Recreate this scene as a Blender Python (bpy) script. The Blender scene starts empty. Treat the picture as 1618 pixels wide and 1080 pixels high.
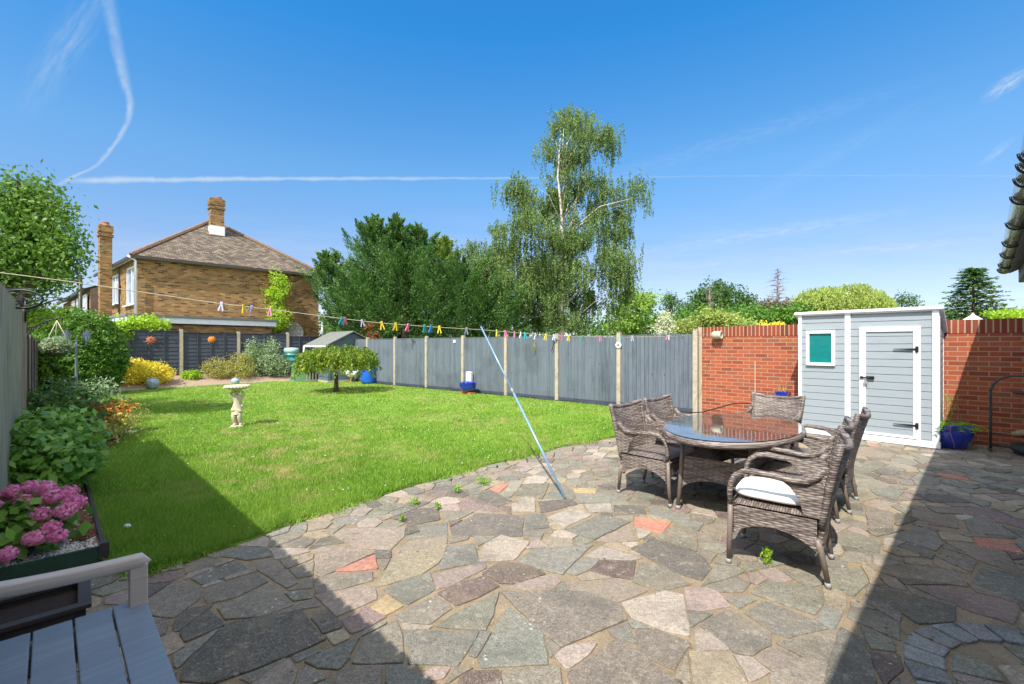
import bpy, math, random
import numpy as np
from mathutils import Matrix, Vector
R = math.radians
random.seed(7); rng = np.random.default_rng(7)
S = bpy.context.scene
# ---------------------------------------------------------------- camera, sky, sun, exposure
EYE, F, CX, HY = 1.52, 719.0, 809.0, 545.0
cam = bpy.data.objects.new("camera", bpy.data.cameras.new("camera")); S.collection.objects.link(cam)
cam.location = (0, 0, EYE); cam.rotation_euler = (R(90), 0, 0)
cam.data.sensor_width = 36; cam.data.lens = 16.0; cam.data.shift_y = 5/1618
cam.data.clip_start = .05; cam.data.clip_end = 3000
S.camera = cam
S.view_settings.view_transform = 'Standard'; S.view_settings.look = 'None'
S.view_settings.gamma = 1; S.view_settings.exposure = 0.85
SUN_EL = R(52); SD = Vector((.469, .883))          # horizontal travel of the sunlight
sun = bpy.data.objects.new("sun", bpy.data.lights.new("sun", 'SUN')); S.collection.objects.link(sun)
sun.data.energy = 3.8; sun.data.angle = R(.5); sun.data.color = (1, .955, .88)
dvec = Vector((SD.x*math.cos(SUN_EL), SD.y*math.cos(SUN_EL), -math.sin(SUN_EL)))
sun.rotation_euler = dvec.to_track_quat('-Z', 'Y').to_euler()
W = bpy.data.worlds.new("World"); S.world = W; W.use_nodes = True

class NT:
    """tiny node helper"""
    def __init__(s, tree): s.t = tree; s.n = tree.nodes; s.l = tree.links
    def new(s, ty, **k):
        n = s.n.new(ty)
        for a, b in k.items(): setattr(n, a, b)
        return n
    def put(s, sock, v):
        if isinstance(v, bpy.types.NodeSocket): s.l.new(v, sock)
        elif v is not None:
            if sock.type == 'RGBA' and len(v) == 3: v = (*v, 1)
            sock.default_value = v
    def math(s, op, a, b=None, c=None, clamp=False):
        n = s.new('ShaderNodeMath', operation=op, use_clamp=clamp)
        for i, x in enumerate((a, b, c)):
            if x is not None: s.put(n.inputs[i], x)
        return n.outputs[0]
    def mix(s, f, a, b, mode='MIX'):
        n = s.new('ShaderNodeMix', data_type='RGBA', blend_type=mode)
        s.put(n.inputs[0], f); s.put(n.inputs[6], a); s.put(n.inputs[7], b); return n.outputs[2]
    def noise(s, vec, scale, detail=3, rough=.55, out='Fac', dist=0.0):
        n = s.new('ShaderNodeTexNoise'); s.put(n.inputs['Vector'], vec)
        n.inputs['Scale'].default_value = scale; n.inputs['Detail'].default_value = detail
        n.inputs['Roughness'].default_value = rough; n.inputs['Distortion'].default_value = dist
        return n.outputs[out]
    def ramp(s, f, stops, interp='LINEAR'):
        n = s.new('ShaderNodeValToRGB'); cr = n.color_ramp; cr.interpolation = interp
        while len(cr.elements) < len(stops): cr.elements.new(.5)
        for e, (p, c) in zip(cr.elements, stops):
            e.position = p; e.color = (*c, 1) if not isinstance(c, (int, float)) else (c, c, c, 1)
        s.put(n.inputs[0], f); return n.outputs[0]
    def rng(s, f, a, b, c=0., d=1., smooth=False):
        n = s.new('ShaderNodeMapRange', clamp=True)
        if smooth: n.interpolation_type = 'SMOOTHSTEP'
        s.put(n.inputs[0], f)
        for i, x in zip((1, 2, 3, 4), (a, b, c, d)): n.inputs[i].default_value = x
        return n.outputs[0]
    def map(s, vec, scale=(1, 1, 1), rot=(0, 0, 0), loc=(0, 0, 0)):
        n = s.new('ShaderNodeMapping'); s.put(n.inputs[0], vec)
        n.inputs[1].default_value = loc; n.inputs[2].default_value = rot; n.inputs[3].default_value = scale
        return n.outputs[0]
    def comb(s, x, y, z=0.):
        n = s.new('ShaderNodeCombineXYZ')
        for i, v in enumerate((x, y, z)): s.put(n.inputs[i], v)
        return n.outputs[0]
    def sep(s, v):
        n = s.new('ShaderNodeSeparateXYZ'); s.put(n.inputs[0], v); return n.outputs

def build_world():
    t = NT(W.node_tree); t.n.clear()
    sky = t.new('ShaderNodeTexSky', sky_type='NISHITA'); sky.sun_disc = False
    sky.sun_elevation = SUN_EL; sky.sun_rotation = math.atan2(-SD.x, -SD.y)
    sky.altitude = 60; sky.air_density = 1.0; sky.dust_density = .35; sky.ozone_density = 2.2
    hs = t.new('ShaderNodeHueSaturation'); hs.inputs['Saturation'].default_value = 1.16
    hs.inputs['Value'].default_value = 1.0
    t.l.new(sky.outputs[0], hs.inputs['Color'])
    d = t.new('ShaderNodeTexCoord').outputs['Generated']
    x, y, z = t.sep(d)
    yy = t.math('MAXIMUM', y, .05)
    u = t.math('DIVIDE', x, yy); v = t.math('DIVIDE', z, yy)       # tangent-plane sky coordinates, north half
    front = t.rng(y, .05, .2)
    def curve(inp, pts, lo, hi):        # pts (in, out) both in sky units; out remapped to lo..hi
        n = t.new('ShaderNodeFloatCurve'); c = n.mapping.curves[0]
        a, b = pts[0][0], pts[-1][0]
        P = [((p-a)/(b-a), (q-lo)/(hi-lo)) for p, q in pts]
        c.points[0].location = P[0]; c.points[1].location = P[-1]
        for p in P[1:-1]: c.points.new(*p)
        n.mapping.update()
        t.put(n.inputs['Value'], t.rng(inp, a, b)); return t.math('MULTIPLY_ADD', n.outputs[0], hi-lo, lo)
    U = lambda px: (px-CX)/F
    V = lambda py: (HY-py)/F
    wob = t.noise(t.comb(u, v), 26, 3, .6)
    # tall curling contrail
    pts = [(V(p[1]), U(p[0])) for p in [(92, 293), (120, 277), (150, 262), (178, 232), (198, 200), (206, 170), (198, 130), (184, 70), (170, 0)]]
    cx = curve(v, pts, -1.1, -.75)
    w = curve(v, [(V(293), .012), (V(230), .008), (V(170), .010), (V(90), .016), (V(0), .021)], 0, .03)
    dd = t.math('DIVIDE', t.math('ABSOLUTE', t.math('SUBTRACT', t.math('MULTIPLY_ADD', wob, .012, u), t.math('ADD', cx, .006))), w)
    m1 = t.math('MULTIPLY', t.rng(dd, 1.25, .0, 0, 1, True), t.math('MULTIPLY', t.rng(v, V(300), V(285)), t.rng(wob, .2, .75, .15, .62)))
    m1 = t.math('MULTIPLY', m1, t.rng(v, V(180), V(-60), 1, .42))
    # level contrail
    cy = curve(u, [(U(95), V(285)), (U(400), V(282.5)), (U(800), V(281)), (U(1300), V(277)), (U(1618), V(278))], .3, .45)
    wv = curve(u, [(U(95), .009), (U(300), .0065), (U(620), .0045), (U(830), .003), (U(1618), .002)], 0, .02)
    lump = t.noise(t.comb(u, 0), 11, 4, .6)
    dd2 = t.math('DIVIDE', t.math('ABSOLUTE', t.math('SUBTRACT', t.math('MULTIPLY_ADD', wob, .006, v), t.math('ADD', cy, .003))), t.math('MULTIPLY', wv, t.rng(lump, .3, .7, .55, 1.35)))
    m2 = t.math('MULTIPLY', t.rng(dd2, 1.3, .0, 0, .9, True), t.math('MULTIPLY', t.rng(u, U(90), U(150)), t.math('MULTIPLY', t.rng(u, U(420), U(1050), .75, .18), t.rng(lump, .25, .6, .6, 1))))
    # diffuse wisps
    def wisp(px, py, rx, ry, ang, amt, sc=9):
        p = t.map(t.comb(u, v), loc=(-U(px), -V(py), 0))
        p = t.map(p, rot=(0, 0, -ang))
        q = t.map(p, scale=(F/rx, F/ry, 1))
        ln = t.new('ShaderNodeVectorMath', operation='LENGTH'); t.put(ln.inputs[0], q)
        nz = t.noise(t.map(p, scale=(3, 14, 1)), sc, 4, .62)
        return t.math('MULTIPLY', t.rng(ln.outputs['Value'], 1, .1, 0, 1, True), t.rng(nz, .33, .72, 0, amt))
    ms = [m1, m2, wisp(105, 70, 160, 46, R(58), .30, 4), wisp(1592, 132, 60, 17, R(34), .75), wisp(1575, 240, 45, 10, R(40), .4),
          wisp(1463, 441, 36, 6, 0, .95, 4), wisp(1180, 433, 60, 7, R(3), .35, 5), wisp(1550, 425, 80, 9, R(2), .55, 5),
          wisp(1200, 370, 330, 17, R(9), .5), wisp(1400, 392, 250, 12, R(5), .6), wisp(1090, 420, 200, 8, R(6), .5), wisp(1180, 215, 420, 22, R(17), .13), wisp(1290, 260, 300, 20, R(30), .10)]
    hz = t.noise(t.map(t.comb(u, v), scale=(1.2, 9, 1), loc=(3, 1, 0)), 3.2, 5, .62)
    ms.append(t.math('MULTIPLY', t.rng(hz, .38, .70, 0, .62), t.rng(v, .34, .03, 0, 1, True)))
    m = ms[0]
    for k in ms[1:]: m = t.math('MAXIMUM', m, k)
    m = t.math('MULTIPLY', m, front)
    tint = t.ramp(t.math('MULTIPLY', t.math('DIVIDE', z, t.math('MAXIMUM', t.math('SQRT', t.math('SUBTRACT', 1.0001, t.math('MULTIPLY', z, z))), .1)), 1.0),
                  [(0, (.40, .42, .53)), (.16, (.52, .46, .50)), (.36, (.50, .64, .66)), (.68, (.19, .66, .82))])
    tint = t.mix(1.0, tint, (1.5, 1.5, 1.5, 1), 'MULTIPLY')
    base = t.mix(1.0, hs.outputs[0], tint, 'MULTIPLY')
    col = t.mix(m, base, (3.2, 3.7, 4.2, 1))
    # unseen white fill added behind the viewer and overhead to lift the shadows
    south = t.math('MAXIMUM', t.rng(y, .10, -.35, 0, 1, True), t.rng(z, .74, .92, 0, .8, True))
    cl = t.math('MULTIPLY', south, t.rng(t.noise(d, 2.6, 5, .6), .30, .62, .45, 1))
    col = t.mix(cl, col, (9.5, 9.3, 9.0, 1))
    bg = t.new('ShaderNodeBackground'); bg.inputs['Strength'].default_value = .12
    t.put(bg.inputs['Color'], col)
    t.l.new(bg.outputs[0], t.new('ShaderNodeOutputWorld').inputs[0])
build_world()

# ---------------------------------------------------------------- helpers
def G(px, py, z=0.0):
    d = F*(EYE-z)/(py-HY); return Vector(((px-CX)/F*d, d, z))
def Q(px, py, d):
    return Vector(((px-CX)/F*d, d, EYE+(HY-py)*d/F))
def sr(*c):
    return tuple(((x/255+.055)/1.055)**2.4 if x > 10 else x/255/12.92 for x in c)
DIR = Vector((.726, .688, 0)); LEN = Vector((-.712, .702, 0)); NRM = Vector((.688, -.726, 0))

class MB:
    def __init__(s): s.v = []; s.f = []; s.sm = []; s.M = Matrix.Identity(4); s.col = []; s.uc = None
    def add(s, vs, fs, smooth=False):
        b = len(s.v)
        for p in vs: s.v.append(tuple(s.M @ Vector(p)))
        for q in fs:
            s.f.append(tuple(b+i for i in q)); s.sm.append(smooth); s.col.append(s.uc)
        return s
    def box(s, c, d, rz=0, m=None):
        x, y, z = (k/2 for k in d)
        T = Matrix.Translation(c) @ (m or Matrix.Rotation(rz, 4, 'Z'))
        vs = [T @ Vector((a*x, b*y, e*z)) for a in (-1, 1) for b in (-1, 1) for e in (-1, 1)]
        return s.add(vs, [(0, 1, 3, 2), (4, 6, 7, 5), (0, 4, 5, 1), (2, 3, 7, 6), (0, 2, 6, 4), (1, 5, 7, 3)])
    def tube(s, pts, r, n=8, cap=True, smooth=True, flat=1.0):
        pts = [Vector(p) for p in pts]; k = len(pts)
        rr = r if isinstance(r, (list, tuple)) else [r]*k
        vs = []; up = None
        for i, p in enumerate(pts):
            t = (pts[min(i+1, k-1)]-pts[max(i-1, 0)]).normalized()
            if up is None: up = Vector((0, 0, 1)) if abs(t.z) < .9 else Vector((1, 0, 0))
            a = t.cross(up).normalized(); b = a.cross(t).normalized(); up = b
            for j in range(n):
                g = 2*math.pi*j/n; vs.append(p + a*math.cos(g)*rr[i] + b*math.sin(g)*rr[i]*flat)
        fs = [(i*n+j, i*n+(j+1) % n, (i+1)*n+(j+1) % n, (i+1)*n+j) for i in range(k-1) for j in range(n)]
        s.add(vs, fs, smooth)
        if cap:
            b = len(s.v)-len(vs)
            s.f += [tuple(b+j for j in range(n))[::-1], tuple(b+(k-1)*n+j for j in range(n))]; s.sm += [False]*2; s.col += [s.uc]*2
        return s
    def lathe(s, prof, n=24, c=(0, 0, 0), smooth=True):
        vs = []; c = Vector(c)
        for (r, z) in prof:
            for j in range(n):
                g = 2*math.pi*j/n; vs.append(c+Vector((r*math.cos(g), r*math.sin(g), z)))
        fs = [(i*n+j, i*n+(j+1) % n, (i+1)*n+(j+1) % n, (i+1)*n+j) for i in range(len(prof)-1) for j in range(n)]
        return s.add(vs, fs, smooth)
    def prism(s, poly, z0, z1, inset=0):
        n = len(poly); vs = [(p[0], p[1], z0) for p in poly]+[(p[0], p[1], z1) for p in poly]
        return s.add(vs, [tuple(range(n))[::-1], tuple(range(n, 2*n))]+[(i, (i+1) % n, n+(i+1) % n, n+i) for i in range(n)])
    def sheet(s, poly, z=0):
        return s.add([(p[0], p[1], z) for p in poly], [tuple(range(len(poly)))])
    def grid(s, fn, nu, nv, smooth=True, closed=False):
        vs = [fn(i/nu, j/nv) for i in range(nu+1) for j in range(nv+1)]
        return s.add(vs, [(i*(nv+1)+j, (i+1)*(nv+1)+j, (i+1)*(nv+1)+j+1, i*(nv+1)+j+1) for i in range(nu) for j in range(nv)], smooth)
    def shell(s, fn, nu, nv, th, smooth=True):
        """grid surface with thickness; fn(u,v)->point ; th(point)->offset vector"""
        A = [Vector(fn(i/nu, j/nv)) for i in range(nu+1) for j in range(nv+1)]
        B = [p+Vector(th) for p in A]; N = len(A); w = nv+1
        fs = []
        for i in range(nu):
            for j in range(nv):
                q = (i*w+j, (i+1)*w+j, (i+1)*w+j+1, i*w+j+1); fs.append(q); fs.append(tuple(N+k for k in q[::-1]))
        ed = [(i*w, (i+1)*w) for i in range(nu)]+[((i+1)*w+nv, i*w+nv) for i in range(nu)]+[(j+1, j) for j in range(nv)]+[(nu*w+j, nu*w+j+1) for j in range(nv)]
        for a, b in ed: fs.append((b, a, N+a, N+b))
        return s.add(A+B, fs, smooth)
    def ell(s, c, r, nu=10, nv=14, smooth=True, noise=0):
        vs = [];
        for i in range(nu+1):
            th = math.pi*i/nu
            for j in range(nv):
                ph = 2*math.pi*j/nv; k = 1+random.uniform(-noise, noise)
                vs.append((c[0]+r[0]*k*math.sin(th)*math.cos(ph), c[1]+r[1]*k*math.sin(th)*math.sin(ph), c[2]+r[2]*k*math.cos(th)))
        return s.add(vs, [(i*nv+j, (i+1)*nv+j, (i+1)*nv+(j+1) % nv, i*nv+(j+1) % nv) for i in range(nu) for j in range(nv)], smooth)
    def build(s, name, mat, parent=None, bevel=0):
        me = bpy.data.meshes.new(name); me.from_pydata(s.v, [], s.f); me.materials.append(mat)
        me.polygons.foreach_set('use_smooth', s.sm)
        if s.uc is not None:
            at = me.attributes.new('pcol', 'FLOAT_COLOR', 'FACE')
            at.data.foreach_set('color', [k for c in s.col for k in (*(c or (.3, .3, .3)), 1)])
        me.update()
        o = bpy.data.objects.new(name, me); S.collection.objects.link(o)
        if parent: o.parent = parent
        if bevel:
            b = o.modifiers.new('bevel', 'BEVEL'); b.width = bevel; b.segments = 2; b.limit_method = 'ANGLE'
        return o
def tag(o, label=None, cat=None, group=None, kind=None):
    for k, v in (('label', label), ('category', cat), ('group', group), ('kind', kind)):
        if v: o[k] = v
    return o
def thing(name, label, cat, loc=(0, 0, 0), rz=0, group=None):
    o = bpy.data.objects.new(name, None); S.collection.objects.link(o); o.empty_display_size = .1
    o.location = loc; o.rotation_euler = (0, 0, rz); return tag(o, label, cat, group)
def copy_tree(o, parent=None):
    c = o.copy(); S.collection.objects.link(c); c.parent = parent
    for ch in list(o.children): copy_tree(ch, c)
    return c

# ---------------------------------------------------------------- materials
MATS = {}
def mat(name):
    m = bpy.data.materials.new(name); m.use_nodes = True; t = NT(m.node_tree); t.n.clear()
    out = t.new('ShaderNodeOutputMaterial'); b = t.new('ShaderNodeBsdfPrincipled'); t.l.new(b.outputs[0], out.inputs[0])
    MATS[name] = m; return m, t, b, out
def coord(t, kind='Object'): return t.new('ShaderNodeTexCoord').outputs[kind]
def bump(t, b, h, strength=.4, dist=.01):
    n = t.new('ShaderNodeBump'); n.inputs['Strength'].default_value = strength; n.inputs['Distance'].default_value = dist
    t.put(n.inputs['Height'], h); t.l.new(n.outputs[0], b.inputs['Normal'])
def plain(name, c, rough=.6, var=.18, scale=7, bmp=.15, metal=0, spec=.5, coat=0, dirt=None, stretch=(1, 1, 1)):
    m, t, b, o = mat(name); p = t.map(coord(t), scale=stretch)
    n1 = t.noise(p, scale, 5, .6); n2 = t.noise(p, scale*7, 3, .6)
    a = tuple(x*(1-var) for x in c); d = tuple(min(1, x*(1+var)) for x in c)
    col = t.mix(t.rng(n1, .3, .7), a, d)
    col = t.mix(t.rng(n2, .45, .75, 0, .35), col, tuple(x*(1-var*1.6) for x in c))
    if dirt: col = t.mix(t.rng(t.noise(p, scale*.4, 6, .7), .52, .7, 0, .75), col, dirt)
    t.put(b.inputs['Base Color'], col)
    t.put(b.inputs['Roughness'], t.rng(n2, .3, .7, max(0.02, rough-.08), min(1, rough+.08)))
    b.inputs['Metallic'].default_value = metal; b.inputs['Specular IOR Level'].default_value = spec
    b.inputs['Coat Weight'].default_value = coat; b.inputs['Coat Roughness'].default_value = .06
    if bmp: bump(t, b, t.math('ADD', n1, t.math('MULTIPLY', n2, .5)), bmp, .006)
    return m
def foliage(name, c1, c2, c3, trans=.3, rough=.5, spec=.35):
    m, t, b, out = mat(name)
    r = t.new('ShaderNodeAttribute', attribute_name='rnd').outputs['Fac']
    col = t.ramp(r, [(0, c1), (.5, c2), (1, c3)])
    big = t.noise(coord(t), 1.1, 2)
    col = t.mix(t.rng(big, .35, .7, 0, .45), col, c3)
    t.put(b.inputs['Base Color'], col); b.inputs['Roughness'].default_value = rough
    b.inputs['Specular IOR Level'].default_value = spec
    tr = t.new('ShaderNodeBsdfTranslucent'); t.put(tr.inputs['Color'], t.mix(.5, col, tuple(min(1, k*1.5) for k in c3)))
    mx = t.new('ShaderNodeMixShader'); mx.inputs[0].default_value = trans
    t.l.new(b.outputs[0], mx.inputs[1]); t.l.new(tr.outputs[0], mx.inputs[2]); t.l.new(mx.outputs[0], out.inputs[0])
    return m
def brick(name, cols, mortar, bw=.225, rh=.075, ms=.010, bmp=.5, stain=None, rough=.85):
    m, t, b, o = mat(name); x, y, z = t.sep(coord(t))
    v = t.comb(t.math('ADD', x, y), z)
    n = t.new('ShaderNodeTexBrick'); t.put(n.inputs['Vector'], v); n.offset = .5
    n.inputs['Scale'].default_value = 1; n.inputs['Mortar Size'].default_value = ms; n.inputs['Mortar Smooth'].default_value = .15
    n.inputs['Brick Width'].default_value = bw; n.inputs['Row Height'].default_value = rh; n.inputs['Bias'].default_value = 0
    n.inputs['Color1'].default_value = (0, 0, 0, 1); n.inputs['Color2'].default_value = (1, 1, 1, 1); n.inputs['Mortar'].default_value = (0, 0, 0, 1)
    k = t.ramp(n.outputs['Color'], [(i/(len(cols)-1), c) for i, c in enumerate(cols)])
    fine = t.noise(v, 60, 4, .7); mid = t.noise(v, 9, 3)
    k = t.mix(t.rng(fine, .35, .7, 0, .35), k, tuple(q*.55 for q in cols[0]))
    if stain: k = t.mix(t.rng(t.noise(v, 1.3, 5, .65), .55, .75, 0, .55), k, stain)
    k = t.mix(n.outputs['Fac'], k, t.mix(mid, mortar, tuple(q*.8 for q in mortar)))
    t.put(b.inputs['Base Color'], k); b.inputs['Roughness'].default_value = rough; b.inputs['Specular IOR Level'].default_value = .25
    bump(t, b, t.math('SUBTRACT', t.math('MULTIPLY', fine, .3), n.outputs['Fac']), bmp, .008)
    return m
def weave(name, top=False):
    m, t, b, o = mat(name); x, y, z = t.sep(coord(t))
    v = t.comb(x, y) if top else t.comb(t.math('ADD', x, y), z)
    uu, vv, _ = t.sep(v); ROW, COLW = .0155, .092
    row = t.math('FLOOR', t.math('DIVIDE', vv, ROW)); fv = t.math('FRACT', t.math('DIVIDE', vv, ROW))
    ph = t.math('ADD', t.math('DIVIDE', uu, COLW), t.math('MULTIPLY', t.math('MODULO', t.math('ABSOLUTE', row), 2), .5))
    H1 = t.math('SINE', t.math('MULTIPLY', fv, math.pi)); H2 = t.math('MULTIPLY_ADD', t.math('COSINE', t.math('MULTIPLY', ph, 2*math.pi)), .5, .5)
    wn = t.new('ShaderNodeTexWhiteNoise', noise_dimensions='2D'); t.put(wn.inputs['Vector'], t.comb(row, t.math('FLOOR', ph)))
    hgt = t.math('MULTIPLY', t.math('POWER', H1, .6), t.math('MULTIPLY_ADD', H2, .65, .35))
    k = t.ramp(wn.outputs['Value'], [(0, sr(104, 92, 86)), (.45, sr(134, 121, 113)), (1, sr(162, 150, 141))])
    st = t.noise(t.map(v, scale=(6, 160, 1)), 1, 3)
    k = t.mix(t.rng(st, .35, .7, 0, .5), k, sr(86, 74, 69))
    k = t.mix(t.rng(hgt, .45, .12, 0, .9), k, sr(40, 33, 31))  # shade of gaps and dips put into the colour from the strand height
    t.put(b.inputs['Base Color'], k); b.inputs['Roughness'].default_value = .42; b.inputs['Specular IOR Level'].default_value = .4
    bump(t, b, hgt, .6, .006)
    return m
def boards(name, c, c2, dark, axis='z', rough=.8, sc=1.0, per=.1, var=.5):
    """stained timber: streaks along the board"""
    m, t, b, o = mat(name); P = coord(t); x, y, z = t.sep(P)
    s = (14, 14, .7) if axis == 'z' else (.7, .7, 14) if axis == 'x' else (14, .7, 14)
    st = t.noise(t.map(P, scale=s), 3.0*sc, 5, .65); big = t.noise(P, 1.2, 4)
    u = t.math('ADD', x, y) if axis == 'z' else z
    wn = t.new('ShaderNodeTexWhiteNoise', noise_dimensions='1D'); t.put(wn.inputs['W'], t.math('FLOOR', t.math('DIVIDE', u, per)))
    k = t.mix(t.rng(st, .3, .72), c, c2)
    k = t.mix(t.math('MULTIPLY', wn.outputs['Value'], var), k, c2)
    k = t.mix(t.rng(big, .5, .75, 0, .5), k, dark)
    kn = t.new('ShaderNodeTexVoronoi'); t.put(kn.inputs['Vector'], t.map(P, scale=(1, 1, .55) if axis == 'z' else (.55, .55, 1))); kn.inputs['Scale'].default_value = 5.5
    k = t.mix(t.rng(kn.outputs['Distance'], .10, .04), k, dark)
    t.put(b.inputs['Base Color'], k); b.inputs['Roughness'].default_value = rough; b.inputs['Specular IOR Level'].default_value = .25
    bump(t, b, st, .35, .006)
    return m

M = {}
M['fence_blue'] = boards('fence_blue', sr(74, 83, 92), sr(110, 120, 130), sr(58, 65, 72), per=.1, var=.6)
M['fence_dark'] = boards('fence_dark', sr(56, 61, 73), sr(78, 84, 97), sr(40, 43, 52), axis='x', per=.14)
M['fence_old'] = boards('fence_old', sr(126, 118, 107), sr(172, 164, 150), sr(92, 82, 70), per=.1, var=.4)
M['concrete'] = plain('concrete', sr(176, 165, 145), .85, .15, 12, .3, dirt=sr(120, 112, 92))
M['brick_red'] = brick('brick_red', [sr(128, 70, 56), sr(156, 80, 58), sr(176, 92, 62), sr(166, 94, 70), sr(138, 88, 74)], sr(178, 138, 106), stain=sr(140, 76, 58), ms=.008)
M['brick_soldier'] = brick('brick_soldier', [sr(110, 56, 48), sr(140, 64, 48), sr(150, 72, 56), sr(122, 72, 62)], sr(178, 150, 114), bw=.075, rh=.5)
M['brick_stock'] = brick('brick_stock', [sr(72, 56, 46), sr(138, 106, 64), sr(172, 132, 76), sr(144, 96, 56), sr(184, 148, 96), sr(84, 60, 48)], sr(144, 126, 98), stain=sr(110, 82, 58))
M['leaf_tree'] = foliage('leaf_tree', sr(40, 76, 28), sr(76, 118, 40), sr(122, 156, 60))
M['leaf_oak'] = foliage('leaf_oak', sr(38, 68, 30), sr(62, 98, 42), sr(98, 132, 58))
M['leaf_bright'] = foliage('leaf_bright', sr(76, 112, 38), sr(112, 150, 52), sr(160, 186, 78))
M['leaf_conifer'] = foliage('leaf_conifer', sr(18, 46, 24), sr(46, 88, 38), sr(112, 150, 70), .12)
M['leaf_cypress_gold'] = foliage('leaf_cypress_gold', sr(70, 102, 40), sr(104, 138, 54), sr(150, 170, 76), .2)
M['leaf_birch'] = foliage('leaf_birch', sr(50, 76, 40), sr(86, 114, 56), sr(134, 156, 86), .25)
M['leaf_willow'] = foliage('leaf_willow', sr(104, 128, 52), sr(146, 166, 76), sr(184, 196, 112), .3)
M['leaf_hedge'] = foliage('leaf_hedge', sr(44, 82, 28), sr(76, 120, 38), sr(112, 148, 54), .22, .5, .25)
M['leaf_yellow'] = foliage('leaf_yellow', sr(170, 158, 30), sr(224, 204, 46), sr(250, 232, 100), .3)
M['leaf_lime'] = foliage('leaf_lime', sr(92, 136, 30), sr(140, 182, 40), sr(192, 214, 74), .4)
M['leaf_grey'] = foliage('leaf_grey', sr(76, 106, 62), sr(116, 144, 94), sr(186, 202, 164), .2)
M['leaf_spirea'] = foliage('leaf_spirea', sr(112, 116, 48), sr(152, 152, 72), sr(184, 180, 100), .25)
M['leaf_broad'] = foliage('leaf_broad', sr(44, 88, 32), sr(88, 142, 50), sr(150, 190, 86), .3, .35, .45)
M['leaf_pale'] = foliage('leaf_pale', sr(140, 152, 116), sr(176, 184, 148), sr(212, 214, 182), .2)
M['leaf_red'] = foliage('leaf_red', sr(110, 34, 20), sr(160, 58, 32), sr(196, 92, 44), .3)
M['leaf_rust'] = foliage('leaf_rust', sr(126, 60, 34), sr(166, 88, 54), sr(196, 120, 80), .1)
M['leaf_fern'] = foliage('leaf_fern', sr(78, 124, 34), sr(124, 170, 54), sr(164, 200, 84), .35)
M['leaf_mulberry'] = foliage('leaf_mulberry', sr(44, 78, 26), sr(88, 126, 36), sr(160, 168, 58), .25)
M['petal_pink'] = foliage('petal_pink', sr(214, 80, 150), sr(244, 130, 186), sr(252, 186, 214), .3, .6, .2)
M['petal_yellow'] = foliage('petal_yellow', sr(230, 160, 20), sr(248, 196, 30), sr(252, 220, 80), .3)
M['bark'] = plain('bark', sr(92, 78, 64), .9, .3, 9, .5, stretch=(1, 1, .3))
M['bark_birch'] = plain('bark_birch', sr(206, 196, 186), .8, .12, 5, .3, dirt=sr(60, 52, 46), stretch=(1, 1, 3))
M['bark_dead'] = plain('bark_dead', sr(128, 116, 108), .9, .2, 9, .3)
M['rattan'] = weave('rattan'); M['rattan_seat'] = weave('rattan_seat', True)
M['rattan_tube'] = plain('rattan_tube', sr(128, 115, 105), .45, .22, 60, .3)
M['foot_grey'] = plain('foot_grey', sr(150, 150, 146), .5, .1)
M['white_plastic'] = plain('white_plastic', sr(232, 234, 238), .35, .04, 4, .05)
M['black_metal'] = plain('black_metal', sr(34, 36, 38), .4, .2, 20, .1, metal=.3)
M['iron'] = plain('iron', sr(48, 60, 60), .6, .25, 20, .2, dirt=sr(80, 70, 60))
M['blue_glaze'] = plain('blue_glaze', sr(16, 44, 150), .12, .3, 5, .08, coat=.8)
M['grey_glaze'] = plain('grey_glaze', sr(160, 174, 190), .25, .18, 10, .1, coat=.4, dirt=sr(196, 206, 214))
M['teal_plastic'] = plain('teal_plastic', sr(50, 134, 134), .45, .15, 6, .1, dirt=sr(120, 160, 156))
M['lid_pale'] = plain('lid_pale', sr(150, 182, 180), .5, .1, 6, .1)
M['green_plastic'] = plain('green_plastic', sr(104, 148, 112), .5, .12, 5, .1)
M['blue_plastic'] = plain('blue_plastic', sr(28, 96, 196), .4, .22, 5, .3)
M['stone'] = plain('stone', sr(196, 186, 162), .9, .14, 16, .5, dirt=sr(150, 142, 116))
M['cushion'] = plain('cushion', sr(232, 230, 222), .95, .03, 12, .25)
M['wood_pale'] = boards('wood_pale', sr(186, 172, 160), sr(212, 200, 188), sr(160, 146, 132), axis='y', per=9, rough=.55)
M['wood_blue'] = boards('wood_blue', sr(112, 124, 138), sr(138, 150, 162), sr(96, 106, 120), axis='y', per=9, rough=.42)
M['wood_dark'] = boards('wood_dark', sr(52, 46, 44), sr(76, 70, 68), sr(34, 30, 28), axis='x', per=.05, rough=.5)
M['edging_green'] = plain('edging_green', sr(40, 70, 54), .6, .2, 6, .1)
M['soil'] = plain('soil', sr(92, 68, 50), .95, .35, 24, .8, dirt=sr(130, 104, 78))
M['gravel_pink'] = plain('gravel_pink', sr(156, 134, 116), .95, .3, 40, .9, dirt=sr(112, 86, 68))
M['slate_gravel'] = plain('slate_gravel', sr(96, 88, 92), .9, .4, 45, .9, dirt=sr(62, 58, 64))
M['far_ground'] = plain('far_ground', sr(88, 104, 56), .95, .3, .6, .3)
M['pebble'] = plain('pebble', sr(216, 210, 200), .7, .14, 3, .1)
M['bark_chip'] = plain('bark_chip', sr(120, 78, 56), .9, .35, 5, .2)
M['lap_shed'] = boards('lap_shed', sr(70, 84, 96), sr(98, 112, 124), sr(54, 64, 74), axis='x', per=.12)
M['felt'] = plain('felt', sr(112, 116, 112), .95, .15, 30, .3, dirt=sr(134, 134, 122))
M['glass_dark'] = plain('glass_dark', sr(46, 56, 66), .06, .1, 3, 0, spec=.9)
M['glass_pale'] = plain('glass_pale', sr(150, 166, 184), .08, .12, 2, 0, spec=.9)
M['white_paint'] = plain('white_paint', sr(224, 226, 230), .5, .04, 6, .05)
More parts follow.
